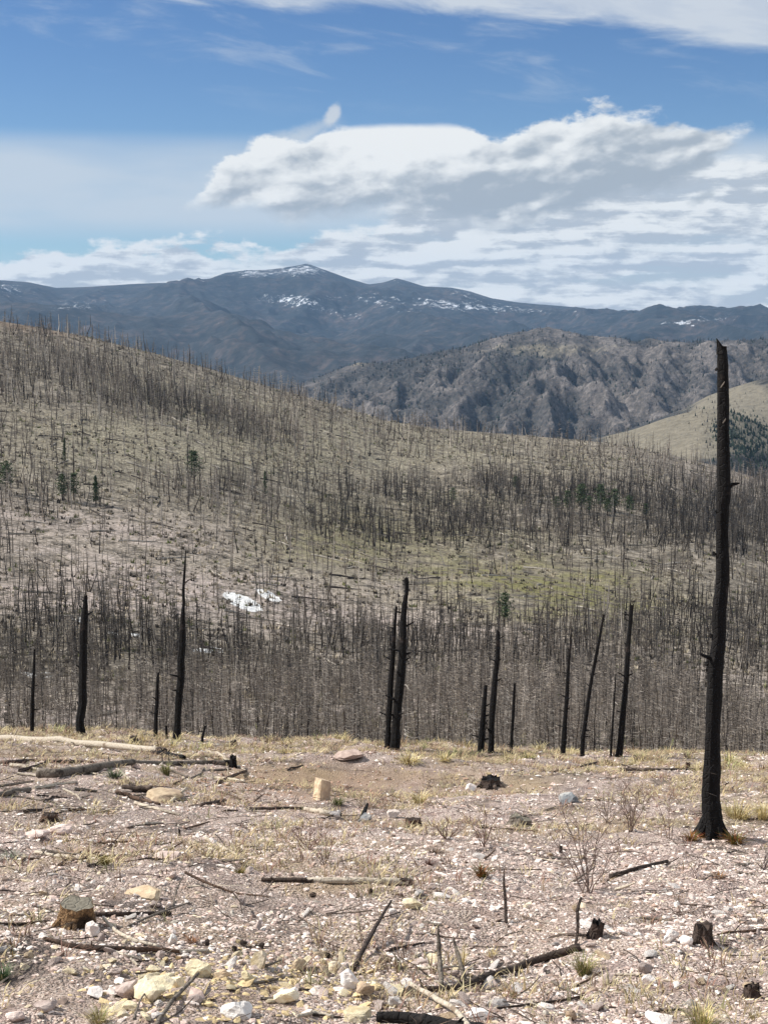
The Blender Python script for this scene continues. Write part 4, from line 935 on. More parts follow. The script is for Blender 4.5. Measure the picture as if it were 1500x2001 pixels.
def at_plane(px, py):
    X, Y, Z = [float(a) for a in pdir(px, py)]; s = bb.y / Y; return np.array([X * s, bb.y, Z * s]) - np.array(bb)
m_ = mpp(bb)
v, f = tube([at_plane(1409, 690), at_plane(1404.5, 676), at_plane(1399, 661)], [11 * m_, 5.5 * m_, .6 * m_], 6, 0, .1); mesh_np('splintered_top', v, f, M['char'], False, parent=big)
for (x0, y0, x1, y1, w) in [(1421, 955, 1429, 948, 8), (1400, 1000, 1396, 998, 6), (1396, 1085, 1393, 1078, 7), (1386, 1290, 1378, 1300, 9), (1390, 1245, 1386, 1238, 8), (1400, 722, 1397, 720, 8), (1383, 1305, 1378, 1310, 6)]:
    v, f = tube([at_plane(x0, y0), at_plane((x0 + x1) / 2, (y0 + y1) / 2), at_plane(x1, y1)], [w * m_ * .6, w * m_ * .5, w * m_ * .3], 6, 0, .15); mesh_np('knot', v, f, M['char'], False, parent=big)
for (x0, y0, x1, y1, w) in [(1404, 757, 1412, 745, 3.0), (1408, 826, 1414, 817, 3.0), (1381, 1545, 1395, 1550, 1.2), (1383, 1505, 1396, 1508, 1.2)]:
    q = [at_plane(x0, y0), at_plane((x0 + x1) / 2 + .5, (y0 + y1) / 2), at_plane(x1, y1)]; yy = np.interp((y0 + y1) / 2, [740, 1634], [.070, .135]) if y0 < 1000 else .105
    v, f = tube([p - (0, yy, 0) for p in q], [w * m_ * .3, w * m_ * .5, w * m_ * .2], 6, 0, .2); mesh_np('bare_wood_scar', v, f, M['grey'], False, parent=big)
for a in (-2.7, -1.9, -1.1, -.3, .5, 2.4):
    q0 = np.array([0, 0, .22]) + np.array([math.cos(a), math.sin(a), 0]) * .06; q1 = np.array([math.cos(a) * .20, math.sin(a) * .18, .0]); q2 = np.array([math.cos(a) * .34, math.sin(a) * .30, -.12])
    v, f = tube([q0, (q0 + q1) / 2 + (0, 0, -.03), q1, q2], [.06, .055, .04, .015], 6, 0, .15); mesh_np('root', v, f, M['char'], False, parent=big)
SN = [
 ('short thick black snag with a notched top left of the pale log\'s middle', (157, 1434), [(157, 1434, 19), (158, 1420, 17), (161, 1360, 16), (163, 1300, 16), (164, 1240, 15), (166, 1200, 13), (167, 1168, 8)], 21, 3),
 ('tall black snag tapering to a thin crooked tip in the left group', (347, 1444), [(347, 1444, 17), (348, 1420, 15), (351, 1350, 14), (355, 1290, 16), (355, 1250, 14), (358, 1200, 8), (359, 1180, 6), (358, 1150, 5), (361, 1110, 4), (363, 1078, 2)], 22, 3),
 ('short thin black snag just left of the tall crooked one', (304, 1444), [(304, 1444, 8), (305, 1400, 8), (308, 1360, 7), (309, 1318, 5)], 23, 1),
 ('thin black snag nearest the left edge', (62, 1432), [(62, 1432, 8), (64, 1380, 8), (66, 1330, 7), (68, 1275, 4)], 24, 2),
 ('tiny black stub between the two snags of the left group', (325, 1444), [(325, 1444, 6), (326, 1424, 5)], 25, 0),
 ('small leaning black stub right of the tall crooked snag', (396, 1449), [(396, 1449, 6), (397, 1436, 5), (400, 1422, 4)], 26, 1),
 ('thinner leaning snag of the close central pair', (756, 1462), [(756, 1462, 13), (759, 1400, 12), (764, 1330, 11), (768, 1260, 9), (774, 1188, 5)], 27, 3),
 ('thicker taller snag of the close central pair', (771, 1465), [(771, 1465, 19), (773, 1430, 17), (778, 1370, 17), (784, 1300, 15), (788, 1240, 13), (790, 1180, 11), (794, 1160, 8), (794, 1132, 8)], 28, 5),
 ('short stout leaning snag left of the right central pair', (938, 1471), [(938, 1471, 14), (941, 1430, 13), (945, 1385, 11), (948, 1345, 7)], 29, 2),
 ('tall leaning snag of the right central pair', (957, 1472), [(957, 1472, 12), (960, 1420, 11), (964, 1360, 11), (969, 1300, 10), (973, 1236, 6)], 30, 3),
 ('short thin snag right of the right central pair', (997, 1470), [(997, 1470, 7), (1001, 1410, 6), (1005, 1336, 4)], 31, 2),
 ('slim black snag tapering to a point right of centre', (1098, 1476), [(1098, 1476, 11), (1102, 1420, 9), (1106, 1370, 8), (1110, 1310, 7), (1115, 1240, 3)], 32, 3),
 ('slim strongly leaning snag with a bent foot right of centre', (1137, 1477), [(1137, 1477, 9), (1138, 1440, 9), (1146, 1390, 8), (1156, 1320, 7), (1168, 1260, 6), (1178, 1204, 4)], 33, 3),
 ('very thin black snag beside the thick leaning one', (1192, 1479), [(1192, 1479, 5), (1197, 1400, 4), (1202, 1320, 2)], 34, 2),
 ('thick leaning black snag halfway to the tallest one', (1208, 1480), [(1208, 1480, 15), (1211, 1440, 13), (1218, 1370, 12), (1224, 1300, 11), (1229, 1240, 9), (1233, 1184, 8)], 35, 4),
]
for lab, base, pts, sd, st in SN:
    e, P_, r_ = snag(lab, base, pts, sd, st * 2 + (2 if st else 0), .10, 8)
    if 'crooked tip' in lab:
        b0 = P_[int(len(P_) * .80)]; vv, ff = tube([b0, b0 + np.array([.12, 0, .10]), b0 + np.array([.30, .0, .16])], [.03, .018, .006], 5, 0, .1); mesh_np('branch_stub', vv, ff, M['grey'], False, parent=e)

# ------------------------------------------------------------------ logs and sticks on the ground
def log(lab, pts, mat, name='log', cat='log', seed=0, lift=None, stubs=0, sides=8, endmat=None, rough=.10):
    """pts: (px, py, width_px[, raise_m]) with py at the underside"""
    rs = np.random.default_rng(1000 + seed); P = []; r = []
    for q in pts:
        g = ground(q[0], q[1]); w = q[2] * mpp(g) / 2; up = q[3] if len(q) > 3 else 0
        P.append(np.array(g) + (0, 0, w * .8 + up)); r.append(w)
    P = np.array(P); r = np.array(r)
    if all(len(q) < 4 for q in pts):          # straighten: wood does not follow each bump
        pass
    n = max(6, len(P) * 5); tt = np.linspace(0, len(P) - 1, n); ii = np.arange(len(P))
    Q = np.stack([np.interp(tt, ii, P[:, k]) for k in range(3)], -1); rr = np.interp(tt, ii, r)
    K = np.array([.25, .5, .25])
    for _ in range(2):
        Qm = Q.copy(); Qm[1:-1] = Q[:-2] * .25 + Q[1:-1] * .5 + Q[2:] * .25; Q = Qm
    gq = zfun(Q[:, 0], Q[:, 1]); Q[:, 2] = np.maximum(Q[:, 2], gq + rr * .55)
    Q = Q + rs.normal(0, .07, Q.shape) * rr[:, None]; rr = rr * (1 + rs.normal(0, .04, n))
    o0 = Q[0].copy(); v, f = tube(Q - o0, rr, sides, r[-1] * .8, rough, True, rs)
    o = mesh_np(name, v, f, M[mat], True if sides > 6 else False); o.location = o0; tag(o, lab, cat)
    for i in range(stubs):
        k = int(rs.integers(2, n - 2)); d = np.array([rs.uniform(-.6, .6), rs.uniform(-.8, .2), rs.uniform(.2, 1)]); d /= np.linalg.norm(d); L = rr[k] * rs.uniform(2, 4)
        vv, ff = tube([Q[k] - o0, Q[k] - o0 + d * L], [rr[k] * .35, rr[k] * .14], 5, 0, .1, True, rs); mesh_np('branch_stub', vv, ff, M[mat], False, parent=o)
    if endmat:
        d = Q[-1] - Q[-2]; d /= np.linalg.norm(d); L = rr[-1] * 3
        vv, ff = tube([Q[-1] - o0 - d * L, Q[-1] - o0 - d * L * .3, Q[-1] - o0 + d * rr[-1] * .9], [rr[-1] * 1.04, rr[-1] * 1.12, rr[-1] * .8], 8, rr[-1] * .6, .16, True, rs); mesh_np('charred_end', vv, ff, M[endmat], False, parent=o)
    return o
LOGS = [
 ('long straight bleached log lying along the crest at left', [(-60, 1444, 13), (150, 1457, 14), (320, 1472, 13)], 'pale', 3, 10, 'dark'),
 ('charred log piece at the right end of the long bleached log', [(296, 1474, 9), (330, 1479, 11), (360, 1484, 9)], 'char', 2, 8, None),
 ('smooth grey curved log with a round cut end below the bleached log', [(78, 1519, 20), (110, 1519, 19), (160, 1512, 18), (215, 1500, 15), (262, 1493, 11)], 'grey', 1, 12, None),
 ('straight dark grey log running right from the curved log', [(240, 1494, 9), (330, 1496, 10), (450, 1494, 10)], 'grey', 3, 8, 'char'),
 ('blackened log entering from the left edge below the bleached log', [(-40, 1494, 8), (30, 1493, 9), (72, 1488, 7)], 'dark', 1, 7, None),
 ('short dark log lying above the curved grey log', [(105, 1490, 6), (140, 1492, 8), (182, 1493, 7)], 'dark', 1, 7, None),
 ('thin dark branch between the bleached log and the dark grey log', [(180, 1472, 4), (215, 1476, 4), (250, 1480, 3)], 'dark', 1, 6, None),
 ('grey log end lying on the left edge', [(-20, 1560, 9), (20, 1553, 11), (56, 1549, 12)], 'grey', 1, 8, None),
 ('scorched brown limb lying diagonally across the debris pile at left', [(228, 1552, 9), (262, 1562, 9), (312, 1573, 5)], 'brown', 2, 8, None),
 ('dark charred chunk of log in the debris pile at left', [(240, 1545, 9, .03), (270, 1548, 10, .03), (296, 1548, 11, .03)], 'dark', 1, 8, None),
 ('pale broken stick left of the debris pile', [(124, 1543, 4), (145, 1553, 4), (158, 1564, 3)], 'pale', 0, 6, None),
 ('pale split stick standing out right of the debris pile', [(333, 1570, 6), (348, 1562, 7, .03), (362, 1552, 6, .06)], 'pale', 0, 6, None),
 ('white broken stick above the debris pile', [(232, 1506, 5), (245, 1518, 5), (258, 1530, 3)], 'pale', 0, 6, None),
 ('dark reddish log lying right of the debris pile', [(370, 1578, 6), (400, 1575, 8), (440, 1566, 6)], 'dark', 2, 7, None),
 ('straight dark stick lying left of the tan rock block', [(488, 1582, 5), (540, 1582, 6), (592, 1581, 4)], 'dark', 2, 6, None),
 ('white barked log piece with a black burned end below the tan block', [(596, 1584, 8), (630, 1592, 11), (662, 1597, 10)], 'pale', 1, 8, 'char'),
 ('upright black burned fragment in the rock cluster', [(706, 1606, 10), (712, 1600, 9, .08), (718, 1598, 5, .18)], 'char', 0, 7, None),
 ('pale log with a dark underside lying at mid left', [(70, 1668, 8), (110, 1676, 9), (158, 1681, 8)], 'pale', 2, 8, None),
 ('thin dark branch continuing right from the pale mid left log', [(155, 1680, 6), (210, 1675, 5), (300, 1675, 4)], 'dark', 3, 6, None),
 ('long pale grey log lying in the centre with a dark broken end', [(600, 1724, 11), (700, 1727, 14), (798, 1729, 15)], 'pale', 2, 10, 'dark'),
 ('half buried dark log left of the long pale grey log', [(510, 1722, 7), (560, 1723, 9), (612, 1724, 9)], 'dark', 2, 7, None),
 ('thin reddish brown branch curving above the stump area', [(362, 1725, 5, .08), (400, 1737, 5, .05), (460, 1748, 4), (525, 1755, 3)], 'brown', 3, 6, None),
 ('thin pale twig leaning up from the reddish brown branch', [(338, 1772, 3), (345, 1755, 3, .06), (362, 1745, 2, .16)], 'grey', 0, 5, None),
 ('dark mossy log behind the orange cut stump', [(185, 1790, 9), (250, 1791, 10), (332, 1788, 8)], 'dark', 2, 8, None),
 ('thin grey stick crossing the mossy log behind the stump', [(250, 1812, 4), (300, 1798, 5, .03), (370, 1775, 3, .04)], 'grey', 2, 6, None),
 ('straight dark stick running from the left edge to the stump', [(-20, 1808, 5), (40, 1808, 6), (98, 1804, 6)], 'dark', 1, 6, None),
 ('bone white curved branch right of the orange stump', [(203, 1806, 6, .03), (228, 1824, 8), (262, 1842, 8), (312, 1852, 6)], 'pale', 1, 7, None),
 ('long dark scorched limb lying under the bone white branch', [(88, 1838, 7), (140, 1852, 10), (220, 1860, 11), (300, 1860, 9), (350, 1862, 7)], 'brown', 4, 8, None),
 ('grey split wood piece at the left end of the long scorched limb', [(92, 1834, 6), (115, 1840, 7), (136, 1848, 6)], 'grey', 0, 6, None),
 ('white tipped stick at the right end of the long scorched limb', [(348, 1862, 6), (375, 1862, 8), (408, 1860, 6)], 'pale', 0, 6, None),
 ('short white stick lying in the shade below the scorched limb', [(256, 1876, 5), (268, 1888, 5)], 'pale', 0, 6, None),
 ('dark stick leaning up to the right near bottom centre', [(690, 1900, 10), (712, 1868, 10, .05), (742, 1825, 7, .10), (764, 1795, 4, .13)], 'dark', 1, 8, None),
 ('brown stick lying left of the foot of the leaning stick', [(585, 1912, 4), (640, 1902, 5), (690, 1892, 6)], 'brown', 1, 6, None),
 ('thick black log cut off by the bottom edge', [(735, 1996, 20), (800, 2000, 24), (880, 2012, 24), (990, 2030, 22)], 'char', 1, 10, None),
 ('bleached white branch crossing the black log at the bottom', [(800, 1936, 9, .03), (850, 1968, 11, .04), (890, 1995, 11, .05), (915, 2020, 11, .03)], 'pale', 1, 8, None),
 ('long dark mossy limb curving from bottom centre up to the right', [(800, 1936, 9), (850, 1938, 12), (900, 1935, 13), (960, 1910, 15), (1010, 1895, 13), (1070, 1875, 14), (1130, 1858, 15)], 'dark', 5, 9, None),
 ('left upright grey spike of the pair rising from the mossy limb', [(862, 1930, 10), (859, 1912, 10, .08), (856, 1905, 8, .22), (855, 1900, 3, .30)], 'grey', 0, 7, None),
 ('right leaning grey spike of the pair rising from the mossy limb', [(910, 1924, 10), (900, 1912, 9, .08), (890, 1900, 7, .15), (884, 1896, 3, .22)], 'grey', 0, 7, None),
 ('thin black stick standing upright in open gravel right of centre', [(988, 1806, 7), (987, 1797, 6, .12), (983, 1790, 5, .26), (984, 1786, 2, .36)], 'dark', 0, 6, None),
 ('crooked dark stick standing left of the split stump', [(1124, 1850, 6), (1128, 1838, 6, .10), (1126, 1828, 7, .18), (1133, 1822, 5, .25)], 'dark', 1, 6, None),
 ('flat dark twig lying left of the split stump', [(1075, 1832, 3), (1120, 1832, 4), (1150, 1830, 4)], 'dark', 1, 5, None),
 ('dark branch on the crest between the snag groups', [(845, 1480, 4), (870, 1477, 5), (898, 1475, 3)], 'dark', 1, 6, None),
 ('dark log propped at the foot of the short thin snag', [(978, 1468, 4, .05), (995, 1474, 5), (1010, 1478, 4)], 'char', 0, 6, None),
 ('thin dark branch lying below the slim snags', [(1080, 1510, 4), (1120, 1503, 5), (1168, 1494, 4, .04)], 'dark', 3, 6, None),
 ('long dark log lying left of the tallest snag', [(1208, 1506, 7), (1280, 1507, 6), (1378, 1505, 5)], 'dark', 3, 7, None),
 ('curved dark branch lying right of the bare bush', [(1193, 1718, 12), (1212, 1710, 9), (1245, 1700, 8), (1302, 1685, 6)], 'dark', 1, 8, None),
 ('thin dark branch running to the right edge beside the squat stump', [(1400, 1828, 4), (1440, 1823, 5), (1520, 1818, 6)], 'brown', 1, 6, None),
 ('short dark stick above the squat stump', [(1320, 1768, 4), (1350, 1770, 5), (1388, 1774, 4)], 'dark', 0, 6, None),
 ('weathered grey stick left of the short dark stick', [(1248, 1796, 4), (1280, 1798, 6), (1310, 1802, 4)], 'grey', 0, 6, None),
 ('thin curved pale stick lying low at right', [(1148, 1912, 4), (1200, 1906, 5), (1250, 1907, 5), (1290, 1916, 5), (1340, 1922, 3)], 'pale', 0, 6, None),
 ('dark stick lying across the lower right gravel', [(970, 1972, 4), (1040, 1966, 6), (1110, 1955, 5), (1145, 1948, 3)], 'dark', 1, 6, None),
 ('dark stick above the flat white rock at the bottom', [(1245, 1986, 4), (1290, 1978, 5), (1330, 1974, 3)], 'dark', 0, 6, None),
 ('grey brown stick slanting up from the bottom left edge', [(305, 2010, 9), (335, 1975, 9, .04), (388, 1925, 6, .06)], 'grey', 0, 7, None),
 ('thin curved grey twig left of the slanting stick', [(262, 1995, 5), (275, 1965, 4, .03), (292, 1945, 3, .04)], 'grey', 0, 6, None),
 ('pale weathered stick left of the black log at the bottom', [(580, 1990, 7), (615, 1982, 8), (650, 1990, 7)], 'pale', 0, 7, None),
 ('reddish stick half buried in the centre right gravel', [(935, 1618, 3), (1000, 1622, 4), (1045, 1626, 3)], 'brown', 1, 6, None),
]
for i, (lab, pts, mt, st, sd, em) in enumerate(LOGS):
    wmax = max(q[2] for q in pts)
    isl = wmax >= 8
    log(lab, pts, mt, 'log' if isl else 'stick', 'log' if isl else 'stick', i, stubs=st, sides=sd, endmat=em)

# ------------------------------------------------------------------ stumps
def stump(lab, px, py, wpx, hpx, side, top, seed, tilt=(0, 0), roots=4, jag=.15):
    rs = np.random.default_rng(seed); g = ground(px, py); m = mpp(g); r = wpx * m / 2; h = hpx * m
    e = tag(add_obj('tree_stump', None, None, g), lab, 'tree stump', 'stumps on the gravel slope'); e.rotation_euler = (tilt[0], tilt[1], rs.uniform(-.3, .3))
    n = 22; zs = np.linspace(-.12, 1, 7); V = []; th = np.arange(n) / n * 2 * np.pi
    lob = 1 + .09 * np.sin(th * 5 + rs.uniform(0, 6)) + .07 * rs.uniform(-1, 1, n)
    for k, z in enumerate(zs):
        rr = r * lob * (.80 + .24 * (1 - max(z, 0)) ** 2.5) * (1 + .04 * rs.uniform(-1, 1, n)); zz = z * h + (jag * h * rs.uniform(-1, .3, n) if k == 6 else 0)
        V.append(np.stack([np.cos(th) * rr, np.sin(th) * rr, zz + 0 * th], -1))
    V = np.vstack(V); F = []
    for k in range(6):
        for j in range(n):
            a = k * n + j; b = k * n + (j + 1) % n; F += [(a, b, b + n), (a, b + n, a + n)]
    mesh_np('bark', V, np.array(F), M[side], False, parent=e)
    T = np.vstack([V[6 * n:] * np.array([1.0, 1.0, 1.0]) , [[0, 0, h * .96]]]); T[:n, :2] *= 1.0; T[:n, 2] -= .002
    T[:n, :2] *= .985; F = [(n, j, (j + 1) % n) for j in range(n)]
    mesh_np('cut_top', T, np.array(F), M[top], False, parent=e)
    for k in range(roots):
        a = -math.pi * (.05 + .9 * (k + .5) / max(roots, 1)) + rs.uniform(-.2, .2); d = np.array([math.cos(a), math.sin(a), 0])
        q = [d * r * .75 + (0, 0, h * .38), d * r * 1.1 + (0, 0, h * .10), d * r * 1.5 + (0, 0, -h * .08)]
        v, f = tube(q, [r * .16, r * .17, r * .05], 6, 0, .2, True, rs); mesh_np('root', v, f, M[side], False, parent=e)
stump('wide cut stump with orange side and grey flat top at lower left', 150, 1806, 78, 46, 'orange', 'stumptop', 41, (R(6), R(3)), 5, .06)
stump('squat dark stump with vertical grain beside two white rocks', 1371, 1842, 40, 38, 'dark', 'dark', 42, (0, R(2)), 3, .25)
stump('small dark ragged stump near the right edge at the bottom', 1468, 1952, 36, 30, 'dark', 'dark', 43, (0, 0), 3, .5)
stump('split leaning stump with dark hollow right of the crooked stick', 1160, 1832, 30, 36, 'dark', 'char', 44, (0, R(14)), 3, .5)
stump('low dark bark stump right of centre below the crest', 958, 1534, 44, 15, 'dark', 'char', 45, (0, 0), 4, .4)
stump('low rusty brown stump in the middle of the slope', 808, 1616, 36, 18, 'brown', 'dark', 46, (0, 0), 3, .4)
stump('low grey mossy stump chunk right of the middle', 1015, 1614, 50, 20, 'grey', 'stumptop', 47, (0, R(10)), 3, .3)
stump('black stump at the right end of the dark grey log', 456, 1498, 16, 22, 'char', 'char', 48, (0, 0), 3, .3)
stump('small dark stump on the crest above the bleached log', 262, 1448, 18, 10, 'dark', 'dark', 49, (0, 0), 2, .4)
stump('small dark stump on the crest left of the flat pink boulder', 458, 1458, 14, 11, 'dark', 'dark', 50, (0, R(-10)), 3, .5)
stump('small brown stump at the end of the long dark log by the tallest snag', 1343, 1505, 11, 16, 'brown', 'dark', 51, (0, 0), 2, .3)
stump('low dark stump among pebbles at mid left', 98, 1602, 36, 13, 'brown', 'dark', 52, (0, 0), 3, .5)
stump('tiny dark post left of the centre gravel', 351, 1634, 5, 15, 'char', 'char', 53, (0, 0), 0, .4)
stump('tiny dark stub left of the bare bush', 1095, 1668, 8, 16, 'dark', 'dark', 54, (0, 0), 2, .4)

# pine cones
v, f = I2; v = v * (1 + .22 * np.sin(np.arange(len(v)) * 2.4)[:, None])
cone_me = mesh_np('pine_cone', v * np.array([1, 1, 1.15]), f, M['dark'], False, link=False)
for px, py, lab in [(405, 1848, 'black pine cone above the pale stick near the yellow rocks'), (458, 1860, 'black pine cone lowest of the cluster above the yellow rocks'), (476, 1849, 'black pine cone in the middle of the cluster above the yellow rocks'), (511, 1854, 'black pine cone above the lemon yellow rock'), (611, 1754, 'black pine cone alone below the long grey log'), (723, 1746, 'black pine cone in pebbles below the pale grey log'), (640, 1872, 'black pine cone right of the shadowed brown rock')]:
    g = ground(px, py); s = 5.5 * mpp(g); o = add_obj('pine_cone', cone_me, None, g + Vector((0, 0, s))); o.scale = (s,) * 3; o.rotation_euler = (1.2, .2, px)
    tag(o, lab, 'pine cone', 'pine cones in the gravel')

# ------------------------------------------------------------------ grass tufts, bushes, litter
def blades(n, R0, H, rs, spread=.9, w=.0035, curl=.5):
    V = []; F = []
    for i in range(n):
        a = rs.uniform(0, 6.28); r0 = R0 * .35 * math.sqrt(rs.uniform()); p = np.array([math.cos(a) * r0, math.sin(a) * r0, -.02])
        b = a + rs.normal(0, .6); o = rs.uniform(.1, spread); L = H * rs.uniform(.45, 1.1)
        d = np.array([math.cos(b) * o, math.sin(b) * o, 1]); d /= np.linalg.norm(d); m = p + d * L * .55; e = m + (d + np.array([math.cos(b) * curl, math.sin(b) * curl, -curl * .8])) * L * .45
        s = np.array([-math.sin(b), math.cos(b), 0]) * w * rs.uniform(.6, 1.3); k = len(V)
        V += [p + s, p - s, m + s * .8, m - s * .8, e]; F += [(k, k + 1, k + 3), (k, k + 3, k + 2), (k + 2, k + 3, k + 4)]
    return np.array(V), np.array(F)
def tuft(px, py, wpx, hpx, cols, lab, seed, n=160, wid=None, name='grass_tuft', cat='grass tuft'):
    rs = np.random.default_rng(seed); g = ground(px, py); m = mpp(g)
    v, f = blades(n, wpx * m * .5, hpx * m * 1.15, rs, .9 * wpx / hpx * .8, wid or .6 * m)
    c = np.array(cols)[rs.integers(0, len(cols), n)] * rs.uniform(.7, 1.25, (n, 1))
    o = mesh_np(name, v, f, M['grass'], False, {'tint': np.repeat(c, 5, 0)}); o.location = g
    tag(o, lab, cat, 'tufts of grass on the slope' if 'grass' in name else 'low plants on the slope'); return o
STRAW = [(.62, .52, .26), (.52, .42, .20), (.68, .60, .36), (.34, .25, .12)]
GREEN = [(.16, .20, .06), (.28, .28, .09), (.46, .40, .18)]
RED = [(.22, .06, .025), (.14, .10, .03), (.10, .13, .03), (.30, .12, .04)]
for i, a in enumerate([
  (1440, 1600, 90, 46, STRAW, 'largest golden grass tuft right of the tallest snag', 260), (1490, 1600, 50, 40, STRAW, 'golden grass tuft cut by the right edge beside the largest one', 150),
  (800, 1490, 90, 26, STRAW, 'pale yellow grass tuft on the crest right of the central pair of snags', 220), (870, 1486, 50, 18, STRAW, 'small yellow grass tuft on the crest left of the dark branch', 100),
  (1030, 1482, 60, 16, STRAW + GREEN, 'yellow green grass tuft on the crest right of the short thin snag', 120), (560, 1470, 60, 16, STRAW, 'low straw grass tuft on the crest left of the pink boulder', 100),
  (1250, 1488, 70, 18, STRAW, 'straw grass tuft on the crest right of the thick leaning snag', 100), (1450, 1500, 80, 18, STRAW, 'straw grass tuft on the crest right of the tallest snag', 100),
  (820, 1570, 60, 34, STRAW, 'yellow grass tuft on the bank right of the tan block', 130), (660, 1572, 40, 20, [(.08, .09, .03), (.2, .2, .07)], 'dark green tuft at the foot of the tan block', 120),
  (1140, 1905, 54, 54, GREEN + STRAW[:2], 'green and yellow grass tuft at the upper end of the mossy limb', 220), (1370, 2005, 90, 60, STRAW + GREEN, 'tall straw grass tuft on the bottom edge at right', 260),
  (195, 2000, 60, 44, STRAW + GREEN, 'straw and green grass tuft on the bottom edge at left', 200), (900, 1885, 46, 46, STRAW, 'thin reddish straw tuft behind the mossy limb', 70),
  (8, 1915, 36, 40, [(.07, .13, .06), (.12, .18, .08)], 'dark green tuft on the left edge', 160), (20, 1680, 60, 24, [(.16, .20, .13), (.3, .32, .24)], 'grey green sage tuft on the left edge', 160),
  (225, 1520, 50, 24, [(.06, .09, .04), (.16, .2, .1)], 'dark green plant between the curved log and the debris pile', 150), (325, 1515, 30, 30, [(.12, .13, .05), (.3, .28, .12)], 'mossy green tuft right of the curved log', 120),
  (960, 1870, 30, 26, STRAW, 'small orange straw tuft above the mossy limb', 50), (1270, 1925, 60, 24, STRAW, 'low straw grass over the cream rock', 70), (1475, 1990, 50, 34, STRAW, 'straw grass in the bottom right corner', 90),
]): tuft(*a[:6], seed=1200 + i, n=a[6])
for i, a in enumerate([
  (940, 1712, 46, 32, RED, 'red and green low plant in the centre right gravel', 220), (470, 1706, 32, 17, [(.18, .17, .04), (.25, .16, .04)], 'olive brown low plant left of centre', 130),
  (205, 1690, 28, 24, [(.30, .24, .06), (.2, .16, .04)], 'yellow brown low plant crossing the thin dark branch', 130), (1348, 1644, 40, 26, [(.34, .18, .05), (.3, .09, .04), (.2, .16, .05)], 'rusty low plant left of the foot of the tallest snag', 180),
  (1436, 1648, 60, 34, RED + [(.36, .24, .06)], 'red and green low plant right of the foot of the tallest snag', 240), (838, 1692, 26, 20, [(.14, .07, .05)], 'dark red brown tuft left of the red and green plant', 110),
  (850, 1668, 50, 20, [(.2, .13, .09), (.1, .07, .05)], 'brown twiggy tuft above the dark red brown tuft', 110), (1405, 1715, 34, 18, [(.4, .2, .07), (.25, .14, .06)], 'small orange brown tuft at right below the snag', 100),
  (375, 1842, 30, 22, [(.3, .13, .05), (.2, .1, .05)], 'rusty tuft right of the small white rock', 100),
]): tuft(*a[:6], seed=1300 + i, n=a[6], name='low_plant', cat='plant')
def bush(px, py, wpx, hpx, lab, seed, stems=6, col=(.20, .14, .115), w0=2.6, twigs=5):
    rs = np.random.default_rng(seed); g = ground(px, py); m = mpp(g); S = []; T = []
    for i in range(stems):
        t_ = (i + .5) / stems * 2 - 1; ex = (t_ * .5 + rs.normal(0, .08)) * wpx * m; ez = hpx * m * rs.uniform(.65, 1.0) * (1 - .25 * abs(t_)); ey = rs.normal(0, .2) * wpx * m
        k = 7; tt = np.linspace(0, 1, k); P = np.stack([ex * tt ** 1.1 + rs.normal(0, .01, k) + rs.normal(0, .03) * wpx * m, ey * tt + rs.normal(0, .008, k), ez * tt - .03], -1); r = m * w0 * .5 * (1 - .75 * tt)
        S.append(tube(P, r, 5, 0, .05, False, rs))
        for j in range(twigs):
            f = rs.uniform(.2, .95); p = np.array([np.interp(f, tt, P[:, q]) for q in range(3)]); d = np.array([rs.normal(0, .7) + np.sign(ex) * .3, rs.normal(0, .5), rs.uniform(.4, 1.1)]); d /= np.linalg.norm(d); L = hpx * m * rs.uniform(.12, .34)
            q1 = p + d * L * .5 + rs.normal(0, .04, 3) * L; q2 = p + d * L + rs.normal(0, .1, 3) * L
            T.append(tube([p, q1, q2], [m * w0 * .22, m * w0 * .18, m * w0 * .10], 3, 0, 0, False, rs))
    e = tag(add_obj('bare_bush', None, None, g), lab, 'bush', 'bare bushes on the slope')
    for s_ in S:
        mesh_np('stem', s_[0], s_[1], M['tint'], True, {'tint': np.tile(col, (len(s_[0]), 1))}, parent=e)
    a = merge(T); mesh_np('twigs', a[0], a[1], M['tint'], False, {'tint': np.tile(np.array(col) * 1.15, (len(a[0]), 1))}, parent=e)['kind'] = 'stuff'
bush(1150, 1745, 165, 195, 'largest bare many stemmed bush standing in open gravel at right', 61, 9, (.20, .145, .125), 3.0, 8)
bush(945, 1655, 56, 95, 'upright bare bush above the red and green plant', 62, 5, (.21, .14, .115), 2.6, 6)
bush(1232, 1625, 80, 120, 'bare twiggy bush left of the tallest snag', 63, 8, (.21, .15, .12), 2.2, 8)
bush(1185, 1610, 60, 80, 'pale twiggy bush behind the largest bare bush', 64, 6, (.26, .20, .16), 2.2, 8)
bush(1305, 1640, 40, 110, 'thin bare sapling bush just left of the tallest snag', 65, 4, (.25, .18, .15), 2.0, 5)
bush(600, 1660, 90, 60, 'low reddish twig bush below the white barked log', 66, 9, (.24, .15, .12), 1.8, 7)
bush(635, 1690, 60, 80, 'thin bare bush above the long grey log', 67, 6, (.21, .15, .12), 2.0, 6)
bush(870, 1640, 110, 60, 'low brown twig bush right of the rusty stump', 68, 10, (.20, .13, .10), 1.8, 7)
bush(1360, 1720, 60, 70, 'small thin bush in front of the tallest snag', 69, 4, (.18, .13, .12), 2.0, 4)
bush(1490, 1700, 40, 60, 'small purple grey bush at the right edge', 70, 6, (.15, .12, .12), 2.2, 6)
bush(1335, 1790, 120, 40, 'low dead twiggy mat above the squat stump', 71, 10, (.20, .15, .12), 2.0, 9)
bush(480, 1960, 70, 40, 'low curled dead twigs among the yellow rocks', 72, 7, (.36, .30, .22), 2.4, 5)
bush(740, 1960, 60, 44, 'tangle of dead twigs above the black log', 73, 6, (.20, .15, .12), 2.4, 6)
